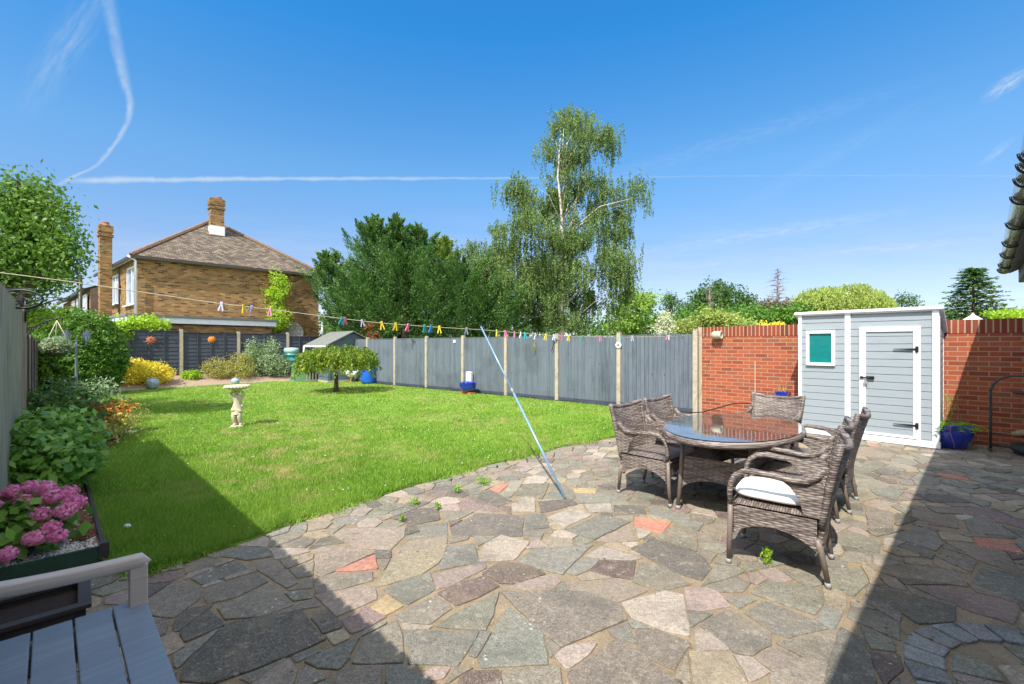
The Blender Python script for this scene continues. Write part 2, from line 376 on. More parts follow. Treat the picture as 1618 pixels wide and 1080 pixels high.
M['fascia_pale'] = plain('fascia_pale', sr(226, 232, 240), .5, .08, 3, .05)
M['gutter_dark'] = plain('gutter_dark', sr(62, 54, 48), .5, .2, 6, .1)
M['aluminium'] = plain('aluminium', sr(140, 178, 214), .3, .1, 5, .05, metal=.35)
M['rope'] = plain('rope', sr(196, 186, 160), .9, .12, 40, .2)
M['hose'] = plain('hose', sr(30, 30, 32), .5, .1)
M['terracotta'] = plain('terracotta', sr(180, 108, 74), .8, .2, 10, .3)
M['orange_glaze'] = plain('orange_glaze', sr(236, 138, 24), .4, .12, 8, .2)
M['straw'] = plain('straw', sr(150, 136, 98), .9, .3, 30, .6)
M['moss'] = plain('moss', sr(84, 88, 58), .95, .3, 30, .6)
M['compost_dark'] = plain('compost_dark', sr(48, 38, 32), .95, .3, 30, .6)
M['lamp_grey'] = plain('lamp_grey', sr(116, 126, 134), .6, .15, 20, .1)
M['net'] = plain('net', sr(220, 222, 236), .8, .06)
for nm, c in dict(yellow=(236, 206, 60), pink=(226, 120, 160), white=(206, 212, 232), teal=(40, 170, 180), blue=(40, 130, 210), lilac=(160, 156, 196), green=(60, 180, 150)).items():
    M['peg_'+nm] = plain('peg_'+nm, sr(*c), .4, .05, 5, .02)

def special():
    # shed cladding
    m, t, b, o = mat('clad_grey'); P = coord(t)
    st = t.noise(t.map(P, scale=(1, 1, 26)), 5, 4, .6)
    t.put(b.inputs['Base Color'], t.mix(t.rng(st, .3, .7), sr(140, 150, 156), sr(154, 163, 169)))
    b.inputs['Roughness'].default_value = .5; bump(t, b, st, .2, .003); M['clad'] = m
    m, t, b, o = mat('teal_blind'); P = coord(t)
    t.put(b.inputs['Base Color'], t.mix(t.noise(t.map(P, scale=(2, 2, 5)), 4, 3, dist=1.0), sr(0, 98, 100), sr(10, 132, 128)))
    b.inputs['Roughness'].default_value = .25; M['blind'] = m
    # roof tiles
    m, t, b, o = mat('roof_tiles'); P = coord(t, 'UV')
    n = t.new('ShaderNodeTexBrick'); t.put(n.inputs['Vector'], P); n.offset = .5
    n.inputs['Scale'].default_value = 1; n.inputs['Brick Width'].default_value = .2; n.inputs['Row Height'].default_value = .12
    n.inputs['Mortar Size'].default_value = .008; n.inputs['Mortar Smooth'].default_value = .2
    n.inputs['Color1'].default_value = (0, 0, 0, 1); n.inputs['Color2'].default_value = (1, 1, 1, 1)
    k = t.ramp(n.outputs['Color'], [(0, sr(74, 64, 54)), (.5, sr(98, 87, 74)), (1, sr(130, 118, 101))])
    k = t.mix(t.rng(t.noise(P, 1.6, 5, .7), .5, .7, 0, .6), k, sr(134, 116, 94))
    k = t.mix(t.math('MULTIPLY', n.outputs['Fac'], .8), k, sr(58, 44, 40))
    t.put(b.inputs['Base Color'], k); b.inputs['Roughness'].default_value = .9
    y = t.sep(P)[1]
    saw = t.math('FRACT', t.math('DIVIDE', y, .12))
    bump(t, b, t.math('SUBTRACT', t.math('MULTIPLY', t.math('SUBTRACT', 1, saw), 1.2), n.outputs['Fac']), 1.0, .03); M['tiles'] = m
    # lawn base
    m, t, b, o = mat('lawn'); P = coord(t)
    n1 = t.noise(P, .9, 4, .6); n2 = t.noise(P, 14, 5, .7); n3 = t.noise(P, 3.2, 4, .6)
    k = t.mix(t.rng(n2, .3, .7), sr(86, 120, 34), sr(124, 160, 54))
    k = t.mix(t.rng(n1, .45, .68, 0, .55), k, sr(140, 168, 70)); k = t.mix(t.rng(n3, .60, .74, 0, .7), k, sr(186, 172, 112))
    t.put(b.inputs['Base Color'], k); b.inputs['Roughness'].default_value = .95; bump(t, b, n2, .8, .02); M['lawn'] = m
    # grass blades: colour varies over the lawn
    m = foliage('grass', sr(76, 120, 26), sr(116, 164, 40), sr(160, 196, 70), .38); M['grass'] = m
    t = NT(m.node_tree); bs = [n for n in t.n if n.type == 'BSDF_PRINCIPLED'][0]; tr = [n for n in t.n if n.type == 'BSDF_TRANSLUCENT'][0]
    P = coord(t); n1 = t.noise(P, .9, 4, .6); n3 = t.noise(P, 3.2, 4, .6)
    r = t.new('ShaderNodeAttribute', attribute_name='rnd').outputs['Fac']
    k = t.ramp(r, [(0, sr(88, 128, 30)), (.5, sr(122, 166, 46)), (.9, sr(160, 196, 78)), (1, sr(196, 192, 128))])
    k = t.mix(t.rng(n1, .40, .64, 0, .6), k, sr(158, 186, 78))
    k = t.mix(t.math('MULTIPLY', t.rng(n3, .44, .64, 0, .85), t.rng(t.noise(P, .42, 3), .46, .58)), k, sr(200, 184, 128))
    k = t.mix(t.rng(t.noise(P, 2.2, 3), .60, .72, 0, .5), k, sr(84, 132, 34))
    t.put(bs.inputs['Base Color'], k); t.put(tr.inputs['Color'], k)
    # paving stones
    m, t, b, o = mat('paving'); P = coord(t)
    c = t.new('ShaderNodeAttribute', attribute_name='pcol').outputs['Color']
    f = t.noise(P, 130, 3, .75); g = t.noise(P, 34, 5, .75); w = t.noise(P, 5, 4, .6); w2 = t.noise(P, 2.1, 3, .6)
    k = t.mix(t.rng(g, .33, .62, 0, .75), c, t.mix(.55, c, (0.03, .028, .025)))
    k = t.mix(t.rng(f, .52, .68, 0, .55), k, t.mix(.55, c, (.75, .70, .62)))
    k = t.mix(t.rng(f, .46, .34, 0, .5), k, (.03, .028, .026))
    k = t.mix(t.rng(w, .50, .70, 0, .38), k, sr(150, 134, 110))
    k = t.mix(t.rng(w2, .50, .68, 0, .45), k, sr(88, 86, 78)); k = t.mix(t.rng(t.noise(P, 16, 6, .75), .55, .66, 0, .5), k, sr(178, 168, 150))
    dn = t.new('ShaderNodeTexNoise'); t.put(dn.inputs['Vector'], P); dn.inputs['Scale'].default_value = 40
    va = t.new('ShaderNodeVectorMath', operation='MULTIPLY_ADD'); t.put(va.inputs[0], dn.outputs['Color']); va.inputs[1].default_value = (.03, .03, .03); t.put(va.inputs[2], P); PW_ = va.outputs[0]
    v1 = t.new('ShaderNodeTexVoronoi'); t.put(v1.inputs['Vector'], PW_); v1.inputs['Scale'].default_value = 24
    sp = t.math('MULTIPLY', t.rng(v1.outputs['Distance'], .25, .10), t.rng(t.noise(P, 3.1, 2), .57, .66))
    k = t.mix(t.math('MULTIPLY', sp, .85), k, sr(206, 202, 188))
    v2 = t.new('ShaderNodeTexVoronoi'); t.put(v2.inputs['Vector'], t.map(PW_, loc=(5, 3, 0))); v2.inputs['Scale'].default_value = 17
    sp2 = t.math('MULTIPLY', t.rng(v2.outputs['Distance'], .22, .12), t.rng(t.noise(P, 1.7, 2), .54, .62))
    k = t.mix(t.math('MULTIPLY', sp2, .7), k, sr(58, 56, 52))
    t.put(b.inputs['Base Color'], k); b.inputs['Roughness'].default_value = .88; b.inputs['Specular IOR Level'].default_value = .3
    bump(t, b, t.math('ADD', t.math('MULTIPLY', f, .6), t.math('ADD', g, t.math('MULTIPLY', w, 2))), .9, .010); M['paving'] = m
    m, t, b, o = mat('mortar'); P = coord(t)
    f = t.noise(P, 110, 3, .7); g = t.noise(P, 6, 5, .7); h = t.noise(P, 1.6, 4, .6)
    k = t.mix(t.rng(g, .3, .7), sr(140, 123, 100), sr(168, 149, 120)); k = t.mix(t.rng(f, .5, .75, 0, .5), k, sr(126, 104, 76))
    k = t.mix(t.rng(h, .52, .72, 0, .7), k, sr(122, 106, 76)); k = t.mix(t.rng(t.noise(P, 9, 4), .64, .72, 0, .6), k, sr(96, 104, 52))
    t.put(b.inputs['Base Color'], k); b.inputs['Roughness'].default_value = .95; vg = t.new('ShaderNodeTexVoronoi'); t.put(vg.inputs['Vector'], P); vg.inputs['Scale'].default_value = 75
    k = t.mix(t.rng(vg.outputs['Distance'], .30, .12, 0, .55), k, sr(206, 188, 156)); k = t.mix(t.rng(t.noise(P, 22, 5, .7), .56, .70, 0, .75), k, sr(92, 78, 58))
    t.put(b.inputs['Base Color'], k); bump(t, b, t.math('ADD', f, t.math('MULTIPLY', g, 2)), 1.0, .012); M['mortar'] = m
    # table glass
    m, t, b, o = mat('table_glass'); b.inputs['Base Color'].default_value = (.86, .93, .92, 1); b.inputs['Roughness'].default_value = .015
    b.inputs['Transmission Weight'].default_value = 1; b.inputs['IOR'].default_value = 1.62; t.put(b.inputs['Roughness'], t.rng(t.noise(coord(t), 6, 3), .4, .7, .01, .05)); M['glass'] = m
special()

# ---------------------------------------------------------------- leaf machinery
def leaf_obj(name, C, A, N, L, Wd, m, parent=None, rnd=None, tri=False):
    """C centres, A long axes, N approx normals, L/Wd sizes (arrays)"""
    n = len(C); A = A/np.maximum(np.linalg.norm(A, axis=1, keepdims=True), 1e-6)
    B = np.cross(N, A); B /= np.maximum(np.linalg.norm(B, axis=1, keepdims=True), 1e-6)
    L = np.broadcast_to(L, n)[:, None]; Wd = np.broadcast_to(Wd, n)[:, None]
    if tri: V = np.stack([C-B*Wd/2, C+B*Wd/2, C+A*L], 1); k = 3
    else: V = np.stack([C-A*L/2, C+B*Wd/2-A*L*.08, C+A*L/2, C-B*Wd/2-A*L*.08], 1); k = 4
    V = V.reshape(-1, 3).astype(np.float32)
    me = bpy.data.meshes.new(name); me.vertices.add(n*k); me.vertices.foreach_set('co', V.ravel())
    me.loops.add(n*k); me.loops.foreach_set('vertex_index', np.arange(n*k, dtype=np.int32))
    me.polygons.add(n); me.polygons.foreach_set('loop_start', np.arange(0, n*k, k, dtype=np.int32))
    if rnd is None: rnd = rng.random(n)
    at = me.attributes.new('rnd', 'FLOAT', 'POINT'); at.data.foreach_set('value', np.repeat(rnd, k).astype(np.float32))
    me.materials.append(m); me.update(calc_edges=True)
    o = bpy.data.objects.new(name, me); S.collection.objects.link(o)
    if parent: o.parent = parent
    return o
def unit(n):
    v = rng.normal(size=(n, 3)); return v/np.linalg.norm(v, axis=1, keepdims=True)
def blob_pts(blobs, nclump, per, sig, shell=.55, low=-1.0):
    B = np.array(blobs, float); w = (B[:, 3]*B[:, 4]*B[:, 5])**(2/3); w /= w.sum()
    idx = rng.choice(len(B), nclump, p=w); d = unit(nclump); 
    if low > -1: d[:, 2] = np.maximum(d[:, 2], low)
    r = (shell+(1-shell)*rng.random(nclump))[:, None]*(1+np.clip(rng.normal(size=(nclump, 1)), -2, 2)*.07)
    c = B[idx, :3]+d*r*B[idx, 3:]
    C = np.repeat(c, per, 0)+np.clip(rng.normal(size=(nclump*per, 3)), -1.8, 1.8)*sig*np.repeat(rng.uniform(.5, 1.4, (nclump, 1)), per, 0)
    return C, np.repeat(d, per, 0), np.repeat(rng.random(nclump), per)
def crown(name, blobs, nclump, per, sig, L, Wd, m, parent, shell=.55, up=.2, low=-1.0, outw=.8):
    C, D, rc = blob_pts(blobs, nclump, per, sig, shell, low); n = len(C)
    N = unit(n)+D*outw+np.array([0, 0, up]); A = np.cross(N, unit(n)); A[:, 2] -= .15
    return leaf_obj(name, C, A, N, L*rng.uniform(.6, 1.3, n), Wd*rng.uniform(.6, 1.3, n), m, parent, np.clip(rc*.55+rng.random(n)*.45, 0, 1))
def limbs(mb, base, top, r0, targets, r1=.03, n=8, wob=.06):
    base, top = Vector(base), Vector(top); pts = []; rr = []; K = 8
    for i in range(K+1):
        f = i/K; p = base.lerp(top, f)+Vector((random.gauss(0, wob), random.gauss(0, wob), 0))*(1 if 0 < i < K else 0)
        pts.append(p); rr.append(r0*(1-f*.82)*(1.25 if i == 0 else 1))
    mb.tube(pts, rr, n)
    for tg in targets:
        tg = Vector(tg); f = random.uniform(.25, .75); s = pts[int(f*K)]; mid = s.lerp(tg, .5)+Vector((random.gauss(0, .15), random.gauss(0, .15), random.uniform(.0, .3)))*(tg-s).length*.3
        r = r0*(1-f*.8)*.55
        mb.tube([s, mid, tg], [r, r*.6, r*.2], 6)
def tree(name, label, base, blobs, nclump, per, sig, L, Wd, m, r0=.2, cat='tree', bark='bark', shell=.5, group=None, up=.2, trunk='trunk', crown_name='crown', low=-1.0):
    t = thing(name, label, cat, base, 0, group); b = Vector(base)
    bl = [(x-b.x, y-b.y, z-b.z, rx, ry, rz) for x, y, z, rx, ry, rz in blobs]
    top = max(bl, key=lambda k: k[2]); mb = MB()
    limbs(mb, (0, 0, -.05), (top[0], top[1], top[2]), r0, [k[:3] for k in bl])
    mb.build(trunk, M[bark], t); crown(crown_name, bl, nclump, per, sig, L, Wd, m, t, shell, up, low)
    return t
def PB(px, py, d, rpx, rpy=None, rd=None):     # a blob given by where it stands: angle, distance, angular size -> metres
    p = Q(px, py, d); rx = rpx*d/F; rz = (rpy or rpx)*d/F; return (p.x, p.y, p.z, rx, rd or rx, rz)
def plumes(P, Dr, ln, per, L, Wd, spread):
    """feathery sprays: points along each plume"""
    k = len(P); f = rng.random((k, per, 1)); C = P[:, None, :]+Dr[:, None, :]*ln[:, None, None]*f
    wid = spread*(1-f*.85)*ln[:, None, None]
    C = C+rng.normal(size=(k, per, 3))*wid
    A = np.repeat(Dr[:, None, :], per, 1)+rng.normal(size=(k, per, 3))*.35
    C = C.reshape(-1, 3); A = A.reshape(-1, 3); n = len(C)
    rc = np.repeat(rng.random(k), per)
    return C, A, unit(n), L*rng.uniform(.6, 1.3, n), Wd*rng.uniform(.6, 1.3, n), np.clip(rc*.5+f.reshape(-1)*.3+rng.random(n)*.25, 0, 1)
def strands(P, ln, step, L, Wd, sway=.12):
    Cs, As, rs = [], [], []
    for p, l in zip(P, ln):
        n = max(3, int(l/step)); f = np.sort(rng.random(n)); drift = rng.normal(size=2)*sway
        c = np.stack([p[0]+drift[0]*f*l+rng.normal(size=n)*L*.35, p[1]+drift[1]*f*l+rng.normal(size=n)*L*.35, p[2]-f*l], 1)
        a = rng.normal(size=(n, 3))*.45; a[:, 2] -= 1
        Cs.append(c); As.append(a); rs.append(np.full(n, rng.random())*.6+rng.random(n)*.4)
    C = np.concatenate(Cs); n = len(C)
    return C, np.concatenate(As), unit(n)+np.array([0, 0, .0]), L*rng.uniform(.6, 1.3, n), Wd*rng.uniform(.6, 1.3, n), np.concatenate(rs)

# ---------------------------------------------------------------- the setting
def struct(o, kind='structure', label=None): o['kind'] = kind; return tag(o, label)
mb = MB(); mb.sheet([(-900, -900), (900, -900), (900, 900), (-900, 900)], -.03); struct(mb.build('ground', M['far_ground']))
near_edge = [G(*p) for p in [(165, 893), (232, 906), (300, 886), (395, 856), (440, 838), (500, 815), (560, 797), (640, 773), (720, 749), (780, 734), (840, 720), (900, 704), (984, 690)]]
WALL_L = Vector((4.14, 10.02, 0)); WDIR = Vector((.688, -.725, 0))
FEN_R0 = Vector((4.04, 10.0, 0)); FDIR = Vector((-.766, .643, 0))
BACK0 = Vector((-12.58, 17.3, 0)); BDIR = Vector((.68, .733, 0))
far_r = FEN_R0+FDIR*12.9
lawn_poly = [(p.x, p.y) for p in near_edge]+[(p.x, p.y) for p in (G(962, 644), FEN_R0+FDIR*1.9+Vector((-.1, -.12, 0)), far_r+Vector((-.1, -.12, 0)), far_r+Vector((-.4, .7, 0)))]
back_line = [G(*p) for p in [(478, 602), (437, 604), (352, 609), (259, 614), (174, 620), (120, 625)]]
lawn_poly += [(p.x, p.y) for p in back_line]
left_line = [Vector((-11.6, 12.8, 0)), Vector((-8.6, 9.8, 0)), Vector((-7.0, 8.0, 0)), G(178, 700), G(140, 742), G(134, 752)]
lawn_poly += [(p.x, p.y) for p in left_line]
mb = MB(); mb.sheet(lawn_poly, .024); n0 = len(lawn_poly)
for i in range(n0):
    a, b = lawn_poly[i], lawn_poly[(i+1) % n0]; mb.add([(a[0], a[1], .024), (b[0], b[1], .024), (b[0], b[1], -.02), (a[0], a[1], -.02)], [(0, 1, 2, 3)])
struct(mb.build('lawn', M['lawn']))
LP = np.array(lawn_poly)
def inside(P, poly):
    x, y = P[:, 0], P[:, 1]; r = np.zeros(len(P), bool); j = len(poly)-1
    for i in range(len(poly)):
        xi, yi = poly[i]; xj, yj = poly[j]
        c = ((yi > y) != (yj > y)) & (x < (xj-xi)*(y-yi)/(yj-yi+1e-12)+xi); r ^= c; j = i
    return r
# grass: blades thin out and widen with distance
def grass():
    n = 900000; g = rng.random(n); a, b = 2.4, 19.5; ex = -.55
    y = (a**ex+(b**ex-a**ex)*g)**(1/ex); x = y*rng.uniform(-1.15, .45, n)
    P = np.stack([x, y], 1); P = P[inside(P, lawn_poly)][:330000]; n = len(P)
    cl = np.sin(P[:, 0]*5+np.sin(P[:, 1]*3))*.5+.5; tall = rng.random(n) < .015
    h = rng.uniform(.022, .050, n)*(1+.35*cl)*np.clip(1.5-.08*P[:, 1], .9, 1.3)+tall*.03; C = np.c_[P, np.full(n, .02)]
    A = rng.normal(size=(n, 3))*.42; A[:, 2] = 1; N = unit(n); w = np.clip(.0016*P[:, 1], .004, .03)*rng.uniform(.6, 1.2, n)
    o = leaf_obj('grass', C, A, N, h, w, M['grass'], tri=True); struct(o, 'stuff', 'short green lawn grass with dry patches')
    # ragged tufts creeping over the paving edge
    E = []
    for i in range(len(near_edge)-1):
        p, q = near_edge[i], near_edge[i+1]; L = (q-p).length
        for k in range(int(L*900)):
            f = random.random(); z = p.lerp(q, f); off = abs(random.gauss(0, .035))*(1+math.sin(z.x*7)*.8)
            nrm = Vector((q.y-p.y, p.x-q.x, 0)).normalized(); E.append(z+nrm*(off-.03))
    C = np.array([(e.x, e.y, .01) for e in E]); n = len(C); A = rng.normal(size=(n, 3))*.6; A[:, 2] = .8
    o = leaf_obj('grass', C, A, unit(n), rng.uniform(.03, .06, n), rng.uniform(.006, .014, n), M['grass'], tri=True); struct(o, 'stuff', 'unclipped grass fringe along the edge of the paving')
    # clover flowers
    n = 800; y = rng.uniform(3.1, 16, n)**1.0; x = y*rng.uniform(-.95, .25, n); P = np.stack([x, y], 1); P = P[inside(P, lawn_poly)]
    keep = np.sin(P[:, 0]*1.7+1)*np.sin(P[:, 1]*1.3)+rng.normal(size=len(P))*.4 > .25; P = P[keep]; m_ = MB()
    for p in P: r = random.uniform(.004, .008)*(1+p[1]*.04); m_.ell((p[0], p[1], .055), (r, r, r*.8), 3, 5)
    struct(m_.build('clover_flowers', M['white_paint']), 'stuff', 'tiny white clover flowers dotted over the lawn')
grass()

# crazy paving ------------------------------------------------------------
STONE = {'k': sr(114, 107, 96), 'g': sr(140, 131, 115), 'b': sr(135, 132, 120), 'w': sr(154, 140, 122), 'l': sr(178, 165, 148), 't': sr(174, 156, 130),
         'p': sr(166, 147, 135), 'r': sr(204, 132, 110), 'n': sr(116, 98, 88), 'y': sr(204, 178, 132), 'v': sr(150, 126, 118), 'c': sr(188, 175, 158), 'e': sr(142, 138, 120)}
def fr(x0, y0, s, data): return [(c, [(x0+u/s, y0+v/s) for u, v in pts]) for c, pts in data]
ST = fr(500, 760, 2.697, [
 ('k', [(572,200),(690,140),(880,150),(875,235),(760,235),(585,232)]), ('b', [(893,145),(970,145),(985,200),(893,208)]), ('g', [(885,218),(965,225),(955,250),(885,245)]),
 ('c', [(990,155),(1080,122),(1170,145),(1060,195)]), ('b', [(1065,210),(1215,145),(1335,175),(1180,250)]), ('w', [(1195,255),(1330,195),(1362,255),(1250,262)]),
 ('r', [(1362,158),(1505,178),(1470,222),(1362,200)]), ('l', [(1365,205),(1425,222),(1375,248)]), ('w', [(1455,240),(1540,185),(1618,215),(1618,300),(1500,262)]),
 ('k', [(1345,290),(1445,252),(1618,310),(1680,370),(1640,425),(1520,385)]), ('b', [(855,350),(925,292),(1170,275),(1045,398)]), ('l', [(1150,325),(1215,280),(1385,330),(1340,340)]),
 ('n', [(1175,385),(1215,342),(1360,345),(1345,420),(1250,405)]), ('g', [(1350,430),(1380,350),(1480,370),(1590,440),(1470,468)]), ('w', [(1075,440),(1290,418),(1405,470),(1290,515),(1090,470)]),
 ('c', [(1305,525),(1490,472),(1560,490),(1585,662),(1490,645),(1350,590)]), ('g', [(795,478),(1150,478),(1290,535),(1320,590),(1045,705),(960,640)]),
 ('p', [(820,455),(960,410),(1010,405),(1040,430),(1000,465)]), ('n', [(710,395),(785,350),(900,360),(970,398),(850,438),(790,435)]), ('n', [(522,480),(600,440),(715,410),(775,450),(680,500),(600,530)]),
 ('p', [(500,405),(715,345),(722,370),(585,440),(518,460)]), ('b', [(522,380),(560,282),(670,275),(690,345),(600,362)]), ('t', [(265,450),(335,320),(555,275),(520,350),(440,400),(330,430)]),
 ('w', [(335,310),(400,255),(555,240),(555,268),(380,312)]), ('l', [(690,345),(720,270),(790,235),(905,265),(845,335),(740,340)]), ('r', [(90,385),(245,322),(257,375),(150,385)]),
 ('k', [(252,300),(312,297),(312,328),(258,330)]), ('w', [(75,230),(110,205),(375,200),(370,240),(310,295),(170,285)]), ('w', [(0,400),(0,290),(85,275),(240,310),(190,330),(80,380),(20,410)]),
 ('g', [(0,420),(60,398),(230,388),(238,425),(60,470),(0,480)]), ('w', [(0,490),(60,478),(240,450),(258,500),(90,575)]), ('b', [(290,465),(415,405),(500,465),(390,525)]),
 ('y', [(240,540),(300,490),(365,535),(285,575)]), ('v', [(110,600),(210,540),(290,580),(215,625),(150,650)]), ('g', [(335,580),(500,495),(570,540),(490,608),(375,600)]),
 ('e', [(520,620),(590,570),(770,485),(750,570),(720,635)]), ('b', [(690,770),(820,545),(960,650),(985,780),(710,795)]), ('b', [(380,645),(690,645),(640,720),(600,785),(400,780)]),
 ('g', [(205,670),(340,600),(360,650),(365,775),(160,780)]), ('b', [(1250,635),(1320,612),(1355,690),(1270,665)]), ('g', [(1075,825),(1285,680),(1400,760),(1620,930),(1600,1050),(1180,1050)]),
 ('g', [(1365,640),(1440,640),(1585,690),(1520,805),(1380,730)]), ('c', [(1020,750),(1060,715),(1185,700),(1160,735),(1070,800)]), ('g', [(800,815),(1035,800),(1060,960),(810,970)]),
 ('n', [(610,850),(660,820),(780,812),(785,960),(640,950)]), ('p', [(455,830),(500,802),(568,800),(540,840),(490,850)]), ('v', [(610,100),(640,75),(690,80),(790,130),(620,120)]),
 ('k', [(690,60),(740,40),(830,85),(770,110),(700,80)]), ('r', [(740,35),(800,10),(815,15),(780,48)]), ('l', [(805,45),(830,0),(880,0),(850,45)]), ('g', [(845,60),(880,15),(990,12),(960,75)]),
 ('b', [(975,75),(1010,35),(1090,40),(1100,75)]), ('y', [(1100,32),(1190,35),(1185,52),(1098,50)]), ('b', [(1105,60),(1240,55),(1300,90),(1120,95)]), ('c', [(1145,100),(1250,100),(1260,135),(1160,130)]),
 ('k', [(950,90),(1090,78),(1110,100),(960,135)]), ('k', [(1270,105),(1395,110),(1400,145),(1270,145)]), ('b', [(1420,120),(1590,145),(1590,170),(1500,165),(1430,145)]),
 ('k', [(325,160),(420,125),(510,115),(525,165),(420,185)]), ('b', [(430,190),(555,180),(555,232),(480,235)]), ('g', [(540,130),(680,125),(600,165),(555,170)]), ('l', [(835,100),(925,90),(930,130),(840,130)])])
ST += fr(1080, 860, 4.759, [
 ('g', [(190,318),(400,250),(500,300),(440,355),(240,355)]), ('p', [(20,330),(230,345),(340,465),(120,500),(40,490)]), ('g', [(130,610),(330,495),(655,680),(650,740),(500,835),(400,820)]),
 ('b', [(470,520),(620,440),(900,545),(1070,630),(780,700),(690,670)]), ('e', [(510,370),(640,285),(830,310),(1030,350),(1040,450),(990,530)]), ('b', [(330,410),(470,400),(530,420),(430,480)]),
 ('p', [(570,200),(680,180),(815,265),(700,290)]), ('w', [(550,860),(680,780),(880,870),(690,960)]), ('g', [(710,750),(1160,650),(1100,900),(900,850)]), ('c', [(90,650),(200,660),(330,790),(110,800)]),
 ('t', [(50,810),(350,830),(460,1047),(500,1200),(120,1200)]), ('w', [(660,1000),(890,870),(1070,910),(1000,1180),(700,1180)]), ('e', [(1040,175),(1330,195),(1380,290),(1270,390),(1070,310)]),
 ('g', [(1230,60),(1400,80),(1400,150),(1180,120)]), ('k', [(1190,640),(1340,720),(1400,860),(1430,1047),(1440,1200),(1010,1200),(1100,900)]), ('g', [(1260,480),(1400,500),(1618,600),(1618,720),(1250,560)]),
 ('g', [(1350,430),(1400,320),(1618,350),(1618,580)])])
ST += fr(1300, 800, 3.858, [
 ('k', [(290,530),(320,490),(800,620),(800,715),(680,770),(560,700)]), ('v', [(548,490),(740,490),(1165,590),(1185,640),(1160,715),(900,640)]), ('w', [(290,375),(560,362),(720,385),(800,400),(880,490),(450,435)]),
 ('b', [(910,470),(980,370),(1227,430),(1300,500),(1260,600)]), ('p', [(360,440),(440,445),(505,515),(400,490)]), ('g', [(700,310),(740,265),(860,300),(930,340),(900,400)]),
 ('w', [(750,215),(900,230),(1100,280),(1190,410),(950,330)]), ('r', [(920,195),(1130,205),(1215,290),(960,250)]), ('b', [(400,180),(610,135),(680,160),(730,230),(680,270),(540,210)]),
 ('v', [(540,60),(580,25),(800,65),(820,135),(640,110)]), ('b', [(470,250),(540,222),(680,300),(660,320)]), ('g', [(870,90),(980,60),(1190,190),(900,160)]), ('v', [(700,10),(1000,5),(1227,100),(1227,135)]), ('n', [(290,895),(480,910),(480,1000),(380,1080)])])
ST += fr(180, 840, 4.045, [
 ('k', [(445,870),(740,590),(1190,510),(1340,700),(900,880),(640,971),(430,950)]), ('g', [(675,490),(990,340),(1140,470),(960,540),(720,560)]), ('g', [(580,410),(600,360),(900,270),(980,320),(780,420),(600,460)]),
 ('g', [(215,440),(400,320),(555,370),(530,440),(380,550),(230,530)]), ('b', [(500,300),(780,190),(850,240),(570,340)]), ('k', [(430,650),(600,515),(700,600),(470,700)]), ('p', [(870,1000),(1110,830),(1170,910),(1100,1060)]),
 ('b', [(1230,830),(1550,690),(1500,800),(1440,880),(1300,870)]), ('g', [(460,270),(470,210),(600,170),(690,190)]), ('w', [(920,240),(940,195),(1040,190),(1170,330),(1110,360)]), ('b', [(700,160),(820,100),(970,110),(1000,160),(860,180)])])
ST += fr(1320, 680, 4.909, [
 ('e', [(140,290),(260,280),(330,300),(250,330),(150,325)]), ('w', [(150,130),(360,125),(470,180),(420,215),(160,200)]), ('b', [(430,220),(600,225),(640,260),(600,280),(440,245)]), ('e', [(150,400),(330,390),(430,430),(300,460),(180,450)]),
 ('b', [(270,460),(400,440),(520,480),(480,520),(330,505)]), ('t', [(95,450),(230,440),(320,520),(200,555),(110,510)]), ('w', [(240,640),(450,650),(430,760),(270,765)]), ('e', [(10,800),(120,790),(350,860),(330,950),(20,880)]),
 ('r', [(770,335),(890,340),(1015,370),(1040,390),(880,375)]), ('b', [(590,380),(650,340),(820,380),(800,420),(640,430)]), ('k', [(600,500),(900,510),(1040,560),(760,560)]), ('w', [(590,640),(620,615),(930,690),(940,760),(650,690)])])
ST += [(c, p) for c, p in [('b', [(1003,822),(1052,818),(1070,842),(1010,838)])] if False]
def hull(P):
    P = sorted(set((round(p[0], 4), round(p[1], 4)) for p in P)); cr = lambda o, a, b: (a[0]-o[0])*(b[1]-o[1])-(a[1]-o[1])*(b[0]-o[0])
    def half(q):
        r = []
        for p in q:
            while len(r) > 1 and cr(r[-2], r[-1], p) <= 0: r.pop()
            r.append(p)
        return r[:-1]
    return half(P)+half(P[::-1])
def clip(poly, nx, ny, c):      # keep nx*x+ny*y<=c
    out = []; n = len(poly)
    for i in range(n):
        a, b = poly[i], poly[(i+1) % n]; da = nx*a[0]+ny*a[1]-c; db = nx*b[0]+ny*b[1]-c
        if da <= 0: out.append(a)
        if (da < 0) != (db < 0) and abs(da-db) > 1e-12:
            f = da/(da-db); out.append((a[0]+(b[0]-a[0])*f, a[1]+(b[1]-a[1])*f))
    return out
def outset(poly, d):            # ccw hull moved outward by d (negative: inward)
    out = poly; res = None
    lim = 50; big = [(-lim, -lim), (lim, -lim), (lim, lim), (-lim, lim)]
    for i in range(len(poly)):
        a, b = poly[i], poly[(i+1) % len(poly)]; nx, ny = b[1]-a[1], a[0]-b[0]; l = math.hypot(nx, ny)
        if l < 1e-5: continue
        nx /= l; ny /= l; big = clip(big, nx, ny, nx*a[0]+ny*a[1]+d)
        if len(big) < 3: return []
    return big
def area(p): return abs(sum(p[i][0]*p[(i+1) % len(p)][1]-p[(i+1) % len(p)][0]*p[i][1] for i in range(len(p))))/2
